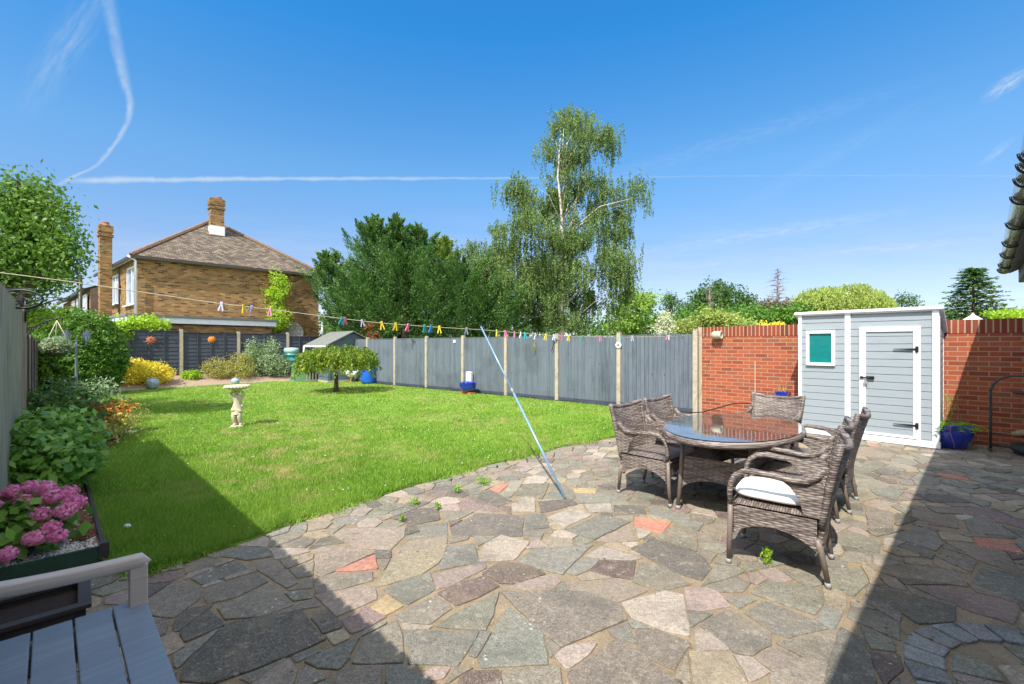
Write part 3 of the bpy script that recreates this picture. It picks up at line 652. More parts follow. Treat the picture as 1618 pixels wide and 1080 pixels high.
def carve(cell, hulls, seed, gap):
    for h in hulls:
        best = None
        for i in range(len(h)):
            a, b = h[i], h[(i+1) % len(h)]; nx, ny = b[1]-a[1], a[0]-b[0]; l = math.hypot(nx, ny)
            if l < 1e-6: continue
            nx /= l; ny /= l; d = nx*(seed[0]-a[0])+ny*(seed[1]-a[1])
            if best is None or d > best[0]: best = (d, nx, ny, nx*a[0]+ny*a[1])
        cell = clip(cell, -best[1], -best[2], -(best[3]+gap))
        if len(cell) < 3: return []
    return cell
def stone_mesh(mb, poly, c, zt):
    P = []; n = len(poly)
    for i in range(n):          # subdivided, corner-rounded, slightly irregular outline
        a, b = Vector((*poly[i], 0)), Vector((*poly[(i+1) % n], 0)); L = (b-a).length; k = max(1, int(L/.07)); r = min(.010, L*.2)
        for j in range(k+1):
            f = (r+(L-2*r)*j/k)/L if L > 1e-4 else 0; q = a.lerp(b, f); P.append((q.x+random.gauss(0, .0028), q.y+random.gauss(0, .0028)))
    cx = sum(p[0] for p in P)/len(P); cy = sum(p[1] for p in P)/len(P); m = len(P); zt += random.uniform(-.002, .003)
    ins = [(cx+(p[0]-cx)*(1-.005/max(.03, math.hypot(p[0]-cx, p[1]-cy))), cy+(p[1]-cy)*(1-.005/max(.03, math.hypot(p[0]-cx, p[1]-cy)))) for p in P]
    sx, sy = random.gauss(0, .004), random.gauss(0, .004); z = lambda p: zt+(p[0]-cx)*sx+(p[1]-cy)*sy
    vs = [(p[0], p[1], -.005) for p in P]+[(p[0], p[1], z(p)-.003) for p in P]+[(p[0], p[1], z(p)) for p in ins]
    k = random.uniform(.94, 1.26); mb.uc = tuple(min(1, x*k*random.uniform(.97, 1.03)) for x in c)
    fs = [tuple(range(2*m, 3*m))]
    for L0 in (0, m): fs += [(L0+i, L0+(i+1) % m, L0+m+(i+1) % m, L0+m+i) for i in range(m)]
    mb.add(vs, fs)
patio_out = [(-4.2, 2.2), (-.1, -.5), (7.9, 6.9), (7.4, 7.0), (4.35, 10.0), (3.4, 9.2)]
ring_c = (2.42, 1.83)
def paving():
    mb = MB(); mb.uc = (.3, .3, .3); H = []
    for c, px in ST:
        h = hull([tuple(G(*p)[:2]) for p in px]); H.append(h)
        hc = (sum(p[0] for p in h)/len(h), sum(p[1] for p in h)/len(h))
        if math.hypot(hc[0]-ring_c[0], hc[1]-ring_c[1]) > .62:
            h2_ = h if all(math.hypot(p[0]-ring_c[0], p[1]-ring_c[1]) > .67 for p in h) else carve(h, [hull([(ring_c[0]+.66*math.cos(a*.3), ring_c[1]+.66*math.sin(a*.3)) for a in range(21)])], hc, .01)
            if len(h2_) < 3: H.pop(); continue
            H[-1] = h = hull(h2_)
        else: H.pop(); continue
        if 1: stone_mesh(mb, outset(h, .009), STONE[c], .009)
    ringh = hull([(ring_c[0]+.66*math.cos(a*.3), ring_c[1]+.66*math.sin(a*.3)) for a in range(21)])
    lo = near_edge
    def on_patio(x, y):
        # lawn side test: y above the near edge curve
        if inside(np.array([[x, y]]), lawn_poly)[0]: return False
        q = Vector((x, y, 0)); 
        if (q.dot(NRM)) > .45: return False
        if (q-WALL_L).dot(DIR) > 0: return False
        if x+y < -.45 or y > 10: return False
        if x+y < .36 and x < -2.84: return False
        if x < -2.84 and y > 3.1: return False
        return x < 2.75 or y < 9.4
    seeds = []; hs = [outset(h, .030) for h in H]
    def ins(p, h): return all((h[(i+1) % len(h)][0]-h[i][0])*(p[1]-h[i][1])-(h[(i+1) % len(h)][1]-h[i][1])*(p[0]-h[i][0]) > 0 for i in range(len(h)))
    for _ in range(34000):
        x, y = random.uniform(-4, 8), random.uniform(-.6, 10)
        rr = .19 if y < 4 else .25
        if random.random() < .35: rr *= 1.5
        if _ > 17000: rr = .13
        if any((x-a)**2+(y-b)**2 < rr*rr for a, b in seeds): continue
        if .46 < math.hypot(x-ring_c[0], y-ring_c[1]) < .70: continue
        if not on_patio(x, y) or any(ins((x, y), h) for h in hs): continue
        seeds.append((x, y))
    SA = np.array(seeds)
    keys = ['g', 'b', 'w', 'e', 'l', 'p', 't', 'k', 'n', 'v', 'c', 'r']; wts = [20, 16, 18, 16, 8, 7, 11, 6, 4, 4, 3, 1]
    for i, s in enumerate(seeds):
        cell = [(s[0]-.6, s[1]-.6), (s[0]+.6, s[1]-.6), (s[0]+.6, s[1]+.6), (s[0]-.6, s[1]+.6)]
        d = ((SA-SA[i])**2).sum(1); 
        for j in np.argsort(d)[1:26]:
            q = SA[j]; nx, ny = q[0]-s[0], q[1]-s[1]; l = math.hypot(nx, ny); nx /= l; ny /= l
            cell = clip(cell, nx, ny, nx*(s[0]+q[0])/2+ny*(s[1]+q[1])/2-.006*random.uniform(.5, 2.0))
            if len(cell) < 3: break
        if len(cell) < 3: continue
        nearh = [h for h in H if math.hypot(sum(p[0] for p in h)/len(h)-s[0], sum(p[1] for p in h)/len(h)-s[1]) < 1.4]
        cell = carve(cell, nearh, s, random.uniform(.014, .022))
        if len(cell) >= 3 and math.hypot(s[0]-ring_c[0], s[1]-ring_c[1]) < 1.4:
            dr = math.hypot(s[0]-ring_c[0], s[1]-ring_c[1])
            if .45 < dr < .70: continue
            if dr > .68: cell = carve(cell, [ringh], s, .012)
            else: cell = [(ring_c[0]+(p[0]-ring_c[0])*min(1, .475/max(.01, math.hypot(p[0]-ring_c[0], p[1]-ring_c[1]))), ring_c[1]+(p[1]-ring_c[1])*min(1, .475/max(.01, math.hypot(p[0]-ring_c[0], p[1]-ring_c[1])))) for p in cell]
        if len(cell) < 3: continue
        q = Vector((*s, 0))
        cell = clip(cell, WDIR.y*-1, WDIR.x, WALL_L.dot(Vector((-WDIR.y, WDIR.x, 0)))-.02)
        if len(cell) < 3 or area(cell) < .004: continue
        h = hull(cell)
        if len(h) >= 3: stone_mesh(mb, h, STONE[random.choices(keys, wts)[0]], .009)
    o = mb.build('patio', M['paving']); struct(o)
    mb = MB(); mb.sheet([(-4.6, 1.6), (.4, -1), (9, 7.5), (4.5, 10.6), (3, 10.2), (1.5, 7.0), (-1.2, 4.6), (-2.5, 3.4), (-4.2, 4.0)], 0.0); struct(mb.build('patio_bed', M['mortar']))
    mb = MB(); mb.uc = (.3, .3, .3); n = 15
    for i in range(n):
        a0, a1 = R(-20+200*i/n)+.012, R(-20+200*(i+1)/n)-.012; r0, r1 = .495, .645
        a0 += R(46); a1 += R(46)
        P = [(ring_c[0]+r*math.cos(a), ring_c[1]+r*math.sin(a)) for r, a in ((r0, a0), (r1, a0), (r1, a1), (r0, a1))]
        stone_mesh(mb, hull(P), sr(156, 158, 154) if i % 3 else sr(136, 138, 134), .016)
    struct(mb.build('step_edge', M['paving']), label='curved edging of grey stone setts round the half-moon step')
paving()
# slate strip beside the lawn
mb = MB(); P = [G(984, 690), G(962, 644), FEN_R0+FDIR*2.2, FEN_R0, WALL_L, G(1060, 668)]; mb.sheet([(p.x, p.y) for p in P], .006); struct(mb.build('slate_strip', M['slate_gravel']))
mb = MB(); a, b = G(984, 690), G(962, 644); mb.box(((a+b)/2)+Vector((.02, 0, .02)), (.04, (a-b).length, .05), math.atan2((b-a).y, (b-a).x)-math.pi/2); struct(mb.build('strip_edging', M['stone']))
# far bank along the back fence
bk = [BACK0+BDIR*(-5.2+k*1.6) for k in range(8)]
fr_ = sorted(back_line+[Vector((-15.2, 14.6, 0))], key=lambda p: p.x); fr_.append(Vector((-7.6, 18.9, 0)))
def along(pts, f):
    L = [(pts[i+1]-pts[i]).length for i in range(len(pts)-1)]; t = f*sum(L)
    for i, l in enumerate(L):
        if t <= l or i == len(L)-1: return pts[i].lerp(pts[i+1], min(1, t/l))
        t -= l
def bank(u, v):
    a = along(fr_, u); b = along(bk, u); p = a.lerp(b, v); return (p.x, p.y, .045+.33*(v**.8))
mb = MB(); mb.grid(bank, 24, 4); struct(mb.build('back_bed', M['gravel_pink']))
mb = MB()
for i in range(len(fr_)-1):
    a, b = fr_[i], fr_[i+1]; mb.box(((a+b)/2)+Vector((0, 0, .03)), ((b-a).length-.01, .035, .075), math.atan2((b-a).y, (b-a).x))
struct(mb.build('bed_edging', M['stone']), label='pale stone edging between lawn and back border')
def bank_z(p):
    best = 9; z = .1
    for i in range(25):
        for j in range(5):
            q = bank(i/24, j/4); d = (q[0]-p.x)**2+(q[1]-p.y)**2
            if d < best: best = d; z = q[2]
    return z
# left border: soil, pebbles, boards
mb = MB(); mb.add([(-2.84, 3.15, .05), (-5.05, 5.36, .05), (-6.3, 7.4, .05), (-8.6, 9.85, .05), (-11.6, 12.85, .05), (-15.0, 14.7, .05), (-5.45, 4.98, .05), (-3.42, 2.95, .05)], [tuple(range(8))]); struct(mb.build('flower_bed', M['soil']))
mb = MB(); mb.add([(-2.86, 3.17, .075), (-4.9, 5.2, .075), (-5.3, 4.8, .075), (-3.30, 2.80, .075)], [(0, 1, 2, 3)]); struct(mb.build('pebble_bed', M['gravel_pink']))
def pebbles():
    mb = MB(); mc = MB()
    for i in range(4200):
        f = random.random()**1.5*2.9; g = random.random()*.56; p = Vector((-2.86, 3.15, 0))+LEN*f*1.0+Vector((-.707, -.707, 0))*g; r = random.uniform(.007, .015)
        T = mc if (g < .13 and random.random() < .8 and f > .35) else mb
        if T is mc: T.box((p.x, p.y, .085+random.random()*.008), (r*2.6, r*1.5, r*.6), random.random()*6); continue
        T.ell((p.x, p.y, .080+random.random()*.008), (r, r*random.uniform(.6, .9), r*.6), 3, 6)
    struct(mb.build('white_pebbles', M['pebble']), 'stuff', 'white pebbles spread round the pink hydrangea')
    struct(mc.build('bark_chips', M['bark_chip']), 'stuff', 'brown bark chips along the edging board by the lawn')
pebbles()
def wall_box(mb, a, b, z0, z1, th): mb.box(((a+b)/2)+Vector((0, 0, (z0+z1)/2)), ((b-a).length, th, z1-z0), math.atan2((b-a).y, (b-a).x))
t = thing('bed_border', 'raised bed border of dark boards with green painted front beside the hydrangea', 'edging', (-2.84, 3.17, 0))
c0 = Vector((0, 0, 0)); m_ = MB(); wall_box(m_, c0, Vector((-.56, -.56, 0)), .0, .13, .025); m_.build('board', M['edging_green'], t)['label'] = 'green painted front board'
m_ = MB(); wall_box(m_, c0+LEN*.03, LEN*3.1, .0, .11, .025); m_.build('board', M['wood_dark'], t)['label'] = 'dark weathered side board'
m_ = MB(); m_.box((.0, .0, .075), (.05, .05, .15), R(45)); m_.build('post', M['wood_dark'], t)
# ---------------------------------------------------------------- fences and walls
def ang(v): return math.atan2(v.y, v.x)
def post_notched(h, w=.1):
    m = MB(); m.box((0, 0, h/2), (w, w*.95, h)); m.box((-w*.27, 0, h+.02), (w*.26, w*.9, .04)); m.box((w*.27, 0, h+.02), (w*.26, w*.9, .04)); return m
def closeboard(L, h0, h1, z0=.0, bw=.1):
    """vertical feather-edge boards, slight overlap steps, capping rail"""
    m = MB(); n = int(L/bw); w = L/n
    for i in range(n):
        h = h0+(h1-h0)*(i+.5)/n+random.uniform(-.0015, .0015)
        y = random.uniform(-.003, .003)
        g_ = random.uniform(.008, .014)
        m.add([((i)*w, y-.020, z0), ((i+1)*w-g_, y-.006, z0), ((i+1)*w-g_, y+.009, z0), (i*w, y+.009, z0)]+[((i)*w, y-.020, h), ((i+1)*w-g_, y-.006, h), ((i+1)*w-g_, y+.009, h), (i*w, y+.009, h)],
              [(0, 1, 2, 3)[::-1], (4, 5, 6, 7), (0, 1, 5, 4), (1, 2, 6, 5), (2, 3, 7, 6), (3, 0, 4, 7)])
    for zr in (z0+.25, (z0+h0)/2, h0-.25): m.box((L/2, .035, zr), (L, .04, .07))
    m.box((L/2, .0155, (z0+min(h0, h1))/2), (L, .006, min(h0, h1)-z0-.02))
    return m
# long right fence: local x runs from the brick wall away, front (towards camera) is local -y?  keep boards proud to the lawn side
rf = thing('fence', 'blue grey close board fence with concrete posts running along the right of the lawn', 'fence', FEN_R0, ang(FDIR)+math.pi)
# local +x = -FDIR ; so stations are negative x ; lawn side is local -y
hts = [1.775]*10
for i in range(9):
    x0 = -1.83*(i+1)+.05; m = closeboard(1.73, 1.74, 1.74+random.uniform(-.012, .012), .12)
    for q in range(len(m.v)): v = m.v[q]; m.v[q] = (v[0]+x0, v[1], v[2])
    m.build('panel', M['fence_blue'], rf)
    m = MB(); m.box((x0+.865, .0, 1.757), (1.73, .035, .022)); m.build('capping', M['fence_blue'], rf)
    m = MB(); m.box((x0+.865, .0, .06), (1.73, .04, .12)); m.build('gravel_board', M['fence_dark'], rf)
for i in range(10):
    m = post_notched(1.80 if i else 1.84)
    m.M = Matrix.Identity(4)
    for q in range(len(m.v)): v = m.v[q]; m.v[q] = (v[0]-1.83*i, v[1]-.01, v[2])
    m.build('post', M['concrete'], rf)
# back fence: lap panels with battens
bf = thing('fence', 'dark slate coloured lap panel fence with vertical battens across the back of the garden', 'fence', BACK0, ang(BDIR))
PW = 1.94
steps = {-3: (.42, 2.10), -2: (.42, 2.10), -1: (.42, 2.04), 0: (.38, 1.99), 1: (.36, 1.99), 2: (.30, 1.90), 3: (.22, 1.86)}
for i, (zb, zt) in steps.items():
    x0 = PW*i+.05; L = PW-.1; m = MB(); n = 11; dh = (zt-zb)/n
    for k in range(n):
        z = zb+k*dh; m.add([(x0, -.018, z), (x0+L, -.018, z), (x0+L, -.002, z+dh+.012), (x0, -.002, z+dh+.012), (x0, .01, z), (x0+L, .01, z), (x0+L, .012, z+dh), (x0, .012, z+dh)],
              [(0, 1, 2, 3), (4, 7, 6, 5), (0, 4, 5, 1), (3, 2, 6, 7)])
    m.build('panel', M['fence_dark'], bf)
    m = MB()
    for k in range(5): m.box((x0+.02+(L-.04)*k/4, -.032, (zb+zt)/2), (.04, .026, zt-zb-.02))
    m.box((x0+L/2, -.012, zt+.012), (L, .06, .02)); m.build('battens', M['fence_dark'], bf)
for i in range(-3, 5):
    zt = max(steps.get(i, (0, 1.9))[1], steps.get(i-1, (0, 1.9))[1]); m = post_notched(zt+.05, .11)
    for q in range(len(m.v)): v = m.v[q]; m.v[q] = (v[0]+PW*i, v[1]-.01, v[2])
    m.build('post', M['concrete'], bf)
# left fence: tall near part and lower far part
LF0 = Vector((-6.27, 5.80, 0))
lf = thing('fence', 'tall weathered brown board fence beside the bench and flower bed', 'fence', LF0, ang(-LEN))
L = 0
for i in range(5):
    m = closeboard(1.84, 1.98, 1.98, .02, .115)
    for q in range(len(m.v)): v = m.v[q]; m.v[q] = (v[0]+1.84*i, -v[1], v[2])
    m.build('panel', M['fence_old'], lf)
m = MB(); m.box((.0, .02, .995), (.05, .07, 1.99)); m.build('post', M['fence_old'], lf)
lf2 = thing('fence', 'lower weathered board fence running on behind the hedge', 'fence', LF0+LEN*.03, ang(LEN))
hl = [1.70, 1.70, 1.66, 1.64, 1.66, 1.66, 1.7]
for i in range(7):
    m = closeboard(1.84, hl[i], hl[i], .02, .115)
    for q in range(len(m.v)): v = m.v[q]; m.v[q] = (v[0]+1.9*i+.04, v[1], v[2])
    m.build('panel', M['fence_old'], lf2)
    m = MB(); m.box((1.9*i+1.9, 0, hl[i]/2+.01), (.05, .07, hl[i]+.02)); m.build('post', M['wood_dark'], lf2)
# red brick garden wall
WALL_LEN = 5.6; WH = 1.915
bw = thing('garden_wall', 'red brick garden wall with upright soldier coping behind the shed and table', 'wall', WALL_L, ang(WDIR))
m = MB(); m.box((WALL_LEN/2+.05, .1, (WH-.215)/2), (WALL_LEN, .21, WH-.215)); m.build('brickwork', M['brick_red'], bw)
m = MB(); m.box((WALL_LEN/2+.05, .1, WH-.1065), (WALL_LEN, .222, .209)); m.build('coping', M['brick_soldier'], bw)
m = MB(); m.box((.0, .05, WH/2), (.09, .11, WH)); m.build('post', M['concrete'], bw)
m = MB(); m.box((.45, -.008, .9), (.008, .012, .95)); 
# ---------------------------------------------------------------- own house on the right, behind and above
PE, HE, TE = .125, 2.66, 9.72
hs = thing('house', 'cream rear wall of the home with black gutter overhanging the patio at right', 'house', NRM*.56, ang(DIR)+R(.55))
m = MB(); m.box((TE/2-3.0-.1, -2.5, 1.25), (TE+6.0, 5.0, 2.5)); m.build('wall', M['white_paint'], hs)
m = MB()
x0, x1 = -6.2, TE-.03
m.add([(x0, .30, 2.585), (x1, .30, 2.585), (x1, -3.2, 4.3), (x0, -3.2, 4.3), (x0, .30, 2.55), (x1, .30, 2.55), (x1, -3.2, 4.22), (x0, -3.2, 4.22)], [(0, 1, 2, 3), (7, 6, 5, 4), (0, 4, 5, 1), (1, 5, 6, 2), (3, 7, 4, 0)])
m.add([(x0, -3.2, 4.3), (x1, -3.2, 4.3), (x1, -5.4, 2.5), (x0, -5.4, 2.5), (x0, -3.2, 4.22), (x1, -3.2, 4.22), (x1, -5.4, 2.42), (x0, -5.4, 2.42)], [(0, 1, 2, 3), (7, 6, 5, 4), (1, 5, 6, 2), (3, 7, 4, 0)])
m.build('roof', M['felt'], hs)
m = MB()
for k in range(9): m.box((x1+.01, .12-.2*k, 2.60+.095*k), (.07, .19, .035), m=Matrix.Rotation(-.44, 4, 'X'))
m.build('verge_tiles', M['gutter_dark'], hs)
m = MB(); m.box(((x0+x1)/2, .20, 2.51), (x1-x0, .02, .19)); m.build('fascia', M['gutter_dark'], hs)
m = MB(); m.box((x1+.03, -.55, 2.50), (.02, 1.5, .12)); m.build('bargeboard', M['wood_pale'], hs)
m = MB(); m.box(((x0+x1)/2, .1, 2.415), (x1-x0, .2, .012)); m.build('soffit', M['gutter_dark'], hs)
gy = .345
def gut(u, v):
    a = math.pi*(1+v); return (x0+(TE-x0)*u, gy+.066*math.cos(a), HE-.03+.066*math.sin(a))
M['gutter_black'] = plain('gutter_black', sr(104, 94, 84), .25, .25, 4, .05, coat=.7, dirt=sr(150, 136, 118), stretch=(.3, 1, 1))
m = MB(); m.shell(gut, 1, 14, (0, 0, .004)); 
m.add([(TE, gy-.066, HE-.03), (TE, gy+.066, HE-.03)]+[(TE, gy+.066*math.cos(math.pi+math.pi*k/10), HE-.03+.066*math.sin(math.pi+math.pi*k/10)) for k in range(11)], [(0,)+tuple(range(2, 13))+(1,)])
g = m.build('gutter', M['gutter_black'], hs)
for k, dx in enumerate([.02, .64, 1.66, 2.55, 3.63, 4.67, 5.2, 5.55, 5.77, 7.0, 8.2]):
    m = MB(); m.tube([(TE-dx, gy+.074*math.cos(a), HE-.03+.074*math.sin(a)) for a in [math.pi*(1+j/12) for j in range(13)]], .0075, 6); m.build('bracket', M['black_metal'], g)
# ---------------------------------------------------------------- grey plastic shed
SA_, SB_ = G(1262, 683), G(1484, 710); sdir = (SB_-SA_).normalized(); SW = (SB_-SA_).length
sh = thing('garden_shed', 'grey and white plastic garden shed with teal blind window and padlocked door', 'shed', SA_+Vector((0, 0, .01)), ang(sdir))
SDp = .78; HF, HB = 2.06, 1.80
def clad(mb, x0, x1, z0, z1, holes=()):
    rh = .118; k0 = int(z0/rh); z = z0
    while z < z1-.001:
        zn = min(z1, (int(z/rh+1e-4)+1)*rh)
        segs = [(x0, x1)]
        for hx0, hx1, hz0, hz1 in holes:
            if zn > hz0+.001 and z < hz1-.001: segs = [s for a, b in segs for s in ((a, min(b, hx0)), (max(a, hx1), b)) if s[1]-s[0] > .005]
        for a, b in segs:
            mb.add([(a, -.004, z), (b, -.004, z), (b, 0.0, zn-.012), (a, 0, zn-.012), (b, .012, zn), (a, .012, zn)], [(0, 1, 2, 3), (3, 2, 4, 5)])
        z = zn
m = MB(); clad(m, .04, .66, .1, HF-.02, [(.15, .49, 1.19, 1.73)]); clad(m, .735, SW-.07, .1, HF-.02, [(.88, 1.55, .13, 1.76)]); m.box((SW/2, .03, 1.0), (SW-.02, .03, 1.9)); m.build('front_wall', M['clad'], sh)
for nm, xx, sg in (('side_wall', SW, 1), ('side_wall', 0, -1)):
    m = MB(); m.M = Matrix.Translation((xx, 0, 0)) @ Matrix.Rotation(math.pi/2, 4, 'Z') if sg > 0 else Matrix.Translation((xx, SDp, 0)) @ Matrix.Rotation(-math.pi/2, 4, 'Z')
    clad(m, .05, SDp-.05, .1, HB-.02); m.M = Matrix.Identity(4)
    m.add([(xx-sg*.006, .02, HB-.05), (xx-sg*.006, SDp, HB-.05), (xx-sg*.006, SDp, HB), (xx-sg*.006, .02, HF-.02)], [(0, 1, 2, 3)]); m.build(nm, M['clad'], sh)
m = MB(); m.box((SW/2, SDp-.01, .95), (SW-.03, .02, 1.7)); m.build('rear_wall', M['clad'], sh)
m = MB()
for a, wd in ((.0, .05), (.66, .075), (SW-.075, .075)): m.box((a+wd/2, -.012, (HF+.05)/2), (wd, .03, HF-.09)); m.build('corner_trim', M['white_plastic'], sh, .004); m = MB()
m.box((SW-.002, .03, (HF+.05)/2-.02), (.02, .05, HF-.13)); m.box((SW-.002, SDp-.02, (HB+.05)/2), (.02, .04, HB-.09)); m.build('corner_trim', M['white_plastic'], sh, .004)
m = MB(); m.box((SW/2, -.01, .05), (SW+.03, .06, .09)); m.box((SW-.003, SDp/2, .05), (.04, SDp, .08)); m.build('base_frame', M['white_plastic'], sh, .005)
m = MB(); th = math.atan2(HF-HB, SDp); m.add([(-.05, -.07, HF+.02), (SW+.05, -.07, HF+.02), (SW+.05, SDp+.05, HB-.06), (-.05, SDp+.05, HB-.06), (-.05, -.07, HF-.025), (SW+.05, -.07, HF-.025), (SW+.05, SDp+.05, HB-.10), (-.05, SDp+.05, HB-.10)], [(0, 1, 2, 3), (7, 6, 5, 4), (0, 4, 5, 1), (1, 5, 6, 2), (2, 6, 7, 3), (3, 7, 4, 0)])
m.build('roof', M['white_plastic'], sh, .006)
m = MB()
m.box((.323, -.018, 1.73), (.416, .05, .05)); m.box((.323, -.018, 1.19), (.416, .05, .05)); m.box((.140, -.018, 1.46), (.05, .05, .489)); m.box((.506, -.018, 1.46), (.05, .05, .489)); w = m.build('window', M['white_plastic'], sh, .006)
m = MB(); m.box((.323, -.006, 1.46), (.314, .006, .488)); m.build('pane', M['blind'], w)
m = MB()
fx0, fx1, fz0, fz1 = .85, 1.588, .10, 1.79
m.box(((fx0+fx1)/2, -.016, fz1-.02), (fx1-fx0, .045, .045)); m.box((fx0+.025, -.016, (fz0+fz1)/2-.02), (.05, .045, fz1-fz0-.04)); m.box((fx1-.025, -.016, (fz0+fz1)/2-.02), (.05, .045, fz1-fz0-.04)); m.build('door_frame', M['white_plastic'], sh, .005)
dx0, dx1, dz0, dz1 = fx0+.054, fx1-.054, .11, fz1-.046
m = MB(); m.M = Matrix.Translation((0, -.020, 0)); clad(m, dx0+.03, dx1-.03, dz0+.03, dz1-.02); d = m.build('door', M['clad'], sh)
m = MB(); m.box(((dx0+dx1)/2, -.026, dz1-.012), (dx1-dx0, .03, .03)); m.box(((dx0+dx1)/2, -.026, dz0+.015), (dx1-dx0, .03, .035)); m.box((dx0+.016, -.026, (dz0+dz1)/2), (.034, .03, dz1-dz0-.06)); m.box((dx1-.016, -.026, (dz0+dz1)/2), (.034, .03, dz1-dz0-.06)); m.build('door_edge', M['white_plastic'], d, .004)
for z in (1.45, .31):
    m = MB(); m.add([(dx1-.26, -.040, z-.004), (dx1-.26, -.040, z+.004), (dx1+.0, -.040, z+.014), (dx1+.0, -.040, z-.014), (dx1-.26, -.052, z-.004), (dx1-.26, -.052, z+.004), (dx1+.0, -.052, z+.014), (dx1+.0, -.052, z-.014)], [(0, 1, 2, 3), (7, 6, 5, 4), (0, 4, 5, 1), (1, 5, 6, 2), (3, 2, 6, 7), (0, 3, 7, 4)]); m.box((dx1+.014, -.050, z), (.034, .014, .085)); m.tube([(dx1-.002, -.052, z-.035), (dx1-.002, -.052, z+.035)], .006, 8); m.build('hinge', M['black_metal'], d)
m = MB(); m.tube([(dx0-.04, -.058, 1.0), (dx0+.13, -.058, 1.0)], .010, 8); m.box((dx0+.09, -.050, 1.0), (.10, .014, .045)); m.box((dx0-.02, -.052, 1.0), (.03, .02, .035)); m.build('bolt', M['black_metal'], d)
m = MB(); m.box((dx0+.035, -.07, .925), (.045, .022, .045)); m.tube([(dx0+.02, -.07, .945), (dx0+.02, -.07, .975), (dx0+.035, -.07, .99), (dx0+.05, -.07, .975), (dx0+.05, -.07, .945)], .004, 6); m.build('padlock', M['foot_grey'], d)
m = MB()
for xx in (.022, SW-.022):
    for z in (.18, .62, 1.2, 1.75): m.ell((xx, -.028, z), (.006, .004, .006), 4, 6)
for xx in (.5, .8, 1.1, 1.4, SW-.07, SW-.03): m.ell((xx, -.041, .045), (.007, .004, .007), 4, 6)
m.build('screws', M['foot_grey'], sh)
# ---------------------------------------------------------------- rattan set
def arch_panel(a, b, ztop, zc, zm, inx=0.0, th=.02, nu=12, nv=3, lean=0.0):
    """woven panel between plan points a,b with an arched lower edge; th inward normal offset"""
    a, b = Vector(a), Vector(b); n = Vector((-(b-a).y, (b-a).x, 0)).normalized(); m = MB()
    def fn(u, v):
        zb = zm-(zm-zc)*abs(2*u-1)**2.2; z = zb+(ztop-zb)*v; p = a.lerp(b, u); return (p.x+n.x*lean*(ztop-z), p.y+n.y*lean*(ztop-z), z)
    m.shell(fn, nu, nv, n*th, smooth=False); return m
def make_chair(label):
    c = thing('rattan_chair', label, 'chair')
    X, YF, YB = .275, .26, -.235
    m = MB()
    for a, b in (((-X, YF), (X, YF)), ((X, YF), (X, YB)), ((X-.02, YB), (-X+.02, YB)), ((-X, YB), (-X, YF))):
        q = arch_panel((*a, 0), (*b, 0), .43, .215, .31, th=-.02); m.add(q.v, q.f)
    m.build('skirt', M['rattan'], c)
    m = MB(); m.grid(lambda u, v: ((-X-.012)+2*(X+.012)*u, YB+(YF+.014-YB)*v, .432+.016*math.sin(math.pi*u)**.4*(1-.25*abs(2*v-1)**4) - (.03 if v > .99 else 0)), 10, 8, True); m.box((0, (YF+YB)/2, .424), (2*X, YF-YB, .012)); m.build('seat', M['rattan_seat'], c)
    def back(u, v):
        s = 2*u-1; z = .20+(.655+.04*abs(s)**2.5)*v
        if v < .05: z = .205+.085*(1-abs(s)**2)*(1-v/.05)
        w = .235+.055*v; y = YB-.012-.02*v-.085*max(0, v-.25)**1.25*1.4-.035*(1-s*s)*v+.010*abs(s)**3
        return (s*w, y, z)
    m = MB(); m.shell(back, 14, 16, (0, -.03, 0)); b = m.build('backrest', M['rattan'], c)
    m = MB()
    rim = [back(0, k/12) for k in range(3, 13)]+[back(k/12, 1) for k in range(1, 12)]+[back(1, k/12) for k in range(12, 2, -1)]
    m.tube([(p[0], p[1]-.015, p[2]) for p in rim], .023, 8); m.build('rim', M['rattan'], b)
    for s in (-1, 1):
        a = [(s*.285, YF-.002, .43), (s*.288, YF+.004, .50), (s*.290, YF-.004, .57), (s*.292, YF-.03, .622), (s*.293, YF-.075, .655), (s*.294, YF-.14, .668), (s*.294, .0, .658), (s*.292, -.1, .645), (s*.288, -.18, .652), (s*.283, -.235, .685), (s*.278, -.275, .735)]
        m = MB(); m.tube(a, [.0175, .0175, .0175, .018, .019, .021, .022, .022, .023, .024, .022], 10)
        # woven web between the arm, the seat and the back
        W1 = [(-.02, .648), (-.09, .60), (-.14, .53), (-.165, .44)]; W2 = [(-.25, .70), (-.275, .62), (-.262, .53), (-.25, .43)]
        m.shell(lambda u, v: (s*.283, W1[min(3, int(v*3+.5))][0]*(1-u)+W2[min(3, int(v*3+.5))][0]*u, W1[min(3, int(v*3+.5))][1]*(1-u)+W2[min(3, int(v*3+.5))][1]*u), 3, 3, (-s*.02, 0, 0), smooth=False)
        m.build('armrest', M['rattan'], c)
        for y0, y1 in ((YF, YF+.015), (YB, YB-.055)):
            m = MB(); zt = .44 if y0 > 0 else .3; m.tube([(s*(.262 if y0 > 0 else .245), y1, .028), (s*.27, y0+(y1-y0)*.4, .22), (s*.275, y0, zt)], [.0155, .018, .018], 10); lg = m.build('leg', M['rattan_tube'], c)
            m = MB(); m.tube([(s*(.262 if y0 > 0 else .245), y1+(.001 if y0 > 0 else -.002), .0), (s*(.262 if y0 > 0 else .245), y1, .034)], .0185, 10); m.build('foot', M['foot_grey'], lg)
    return c
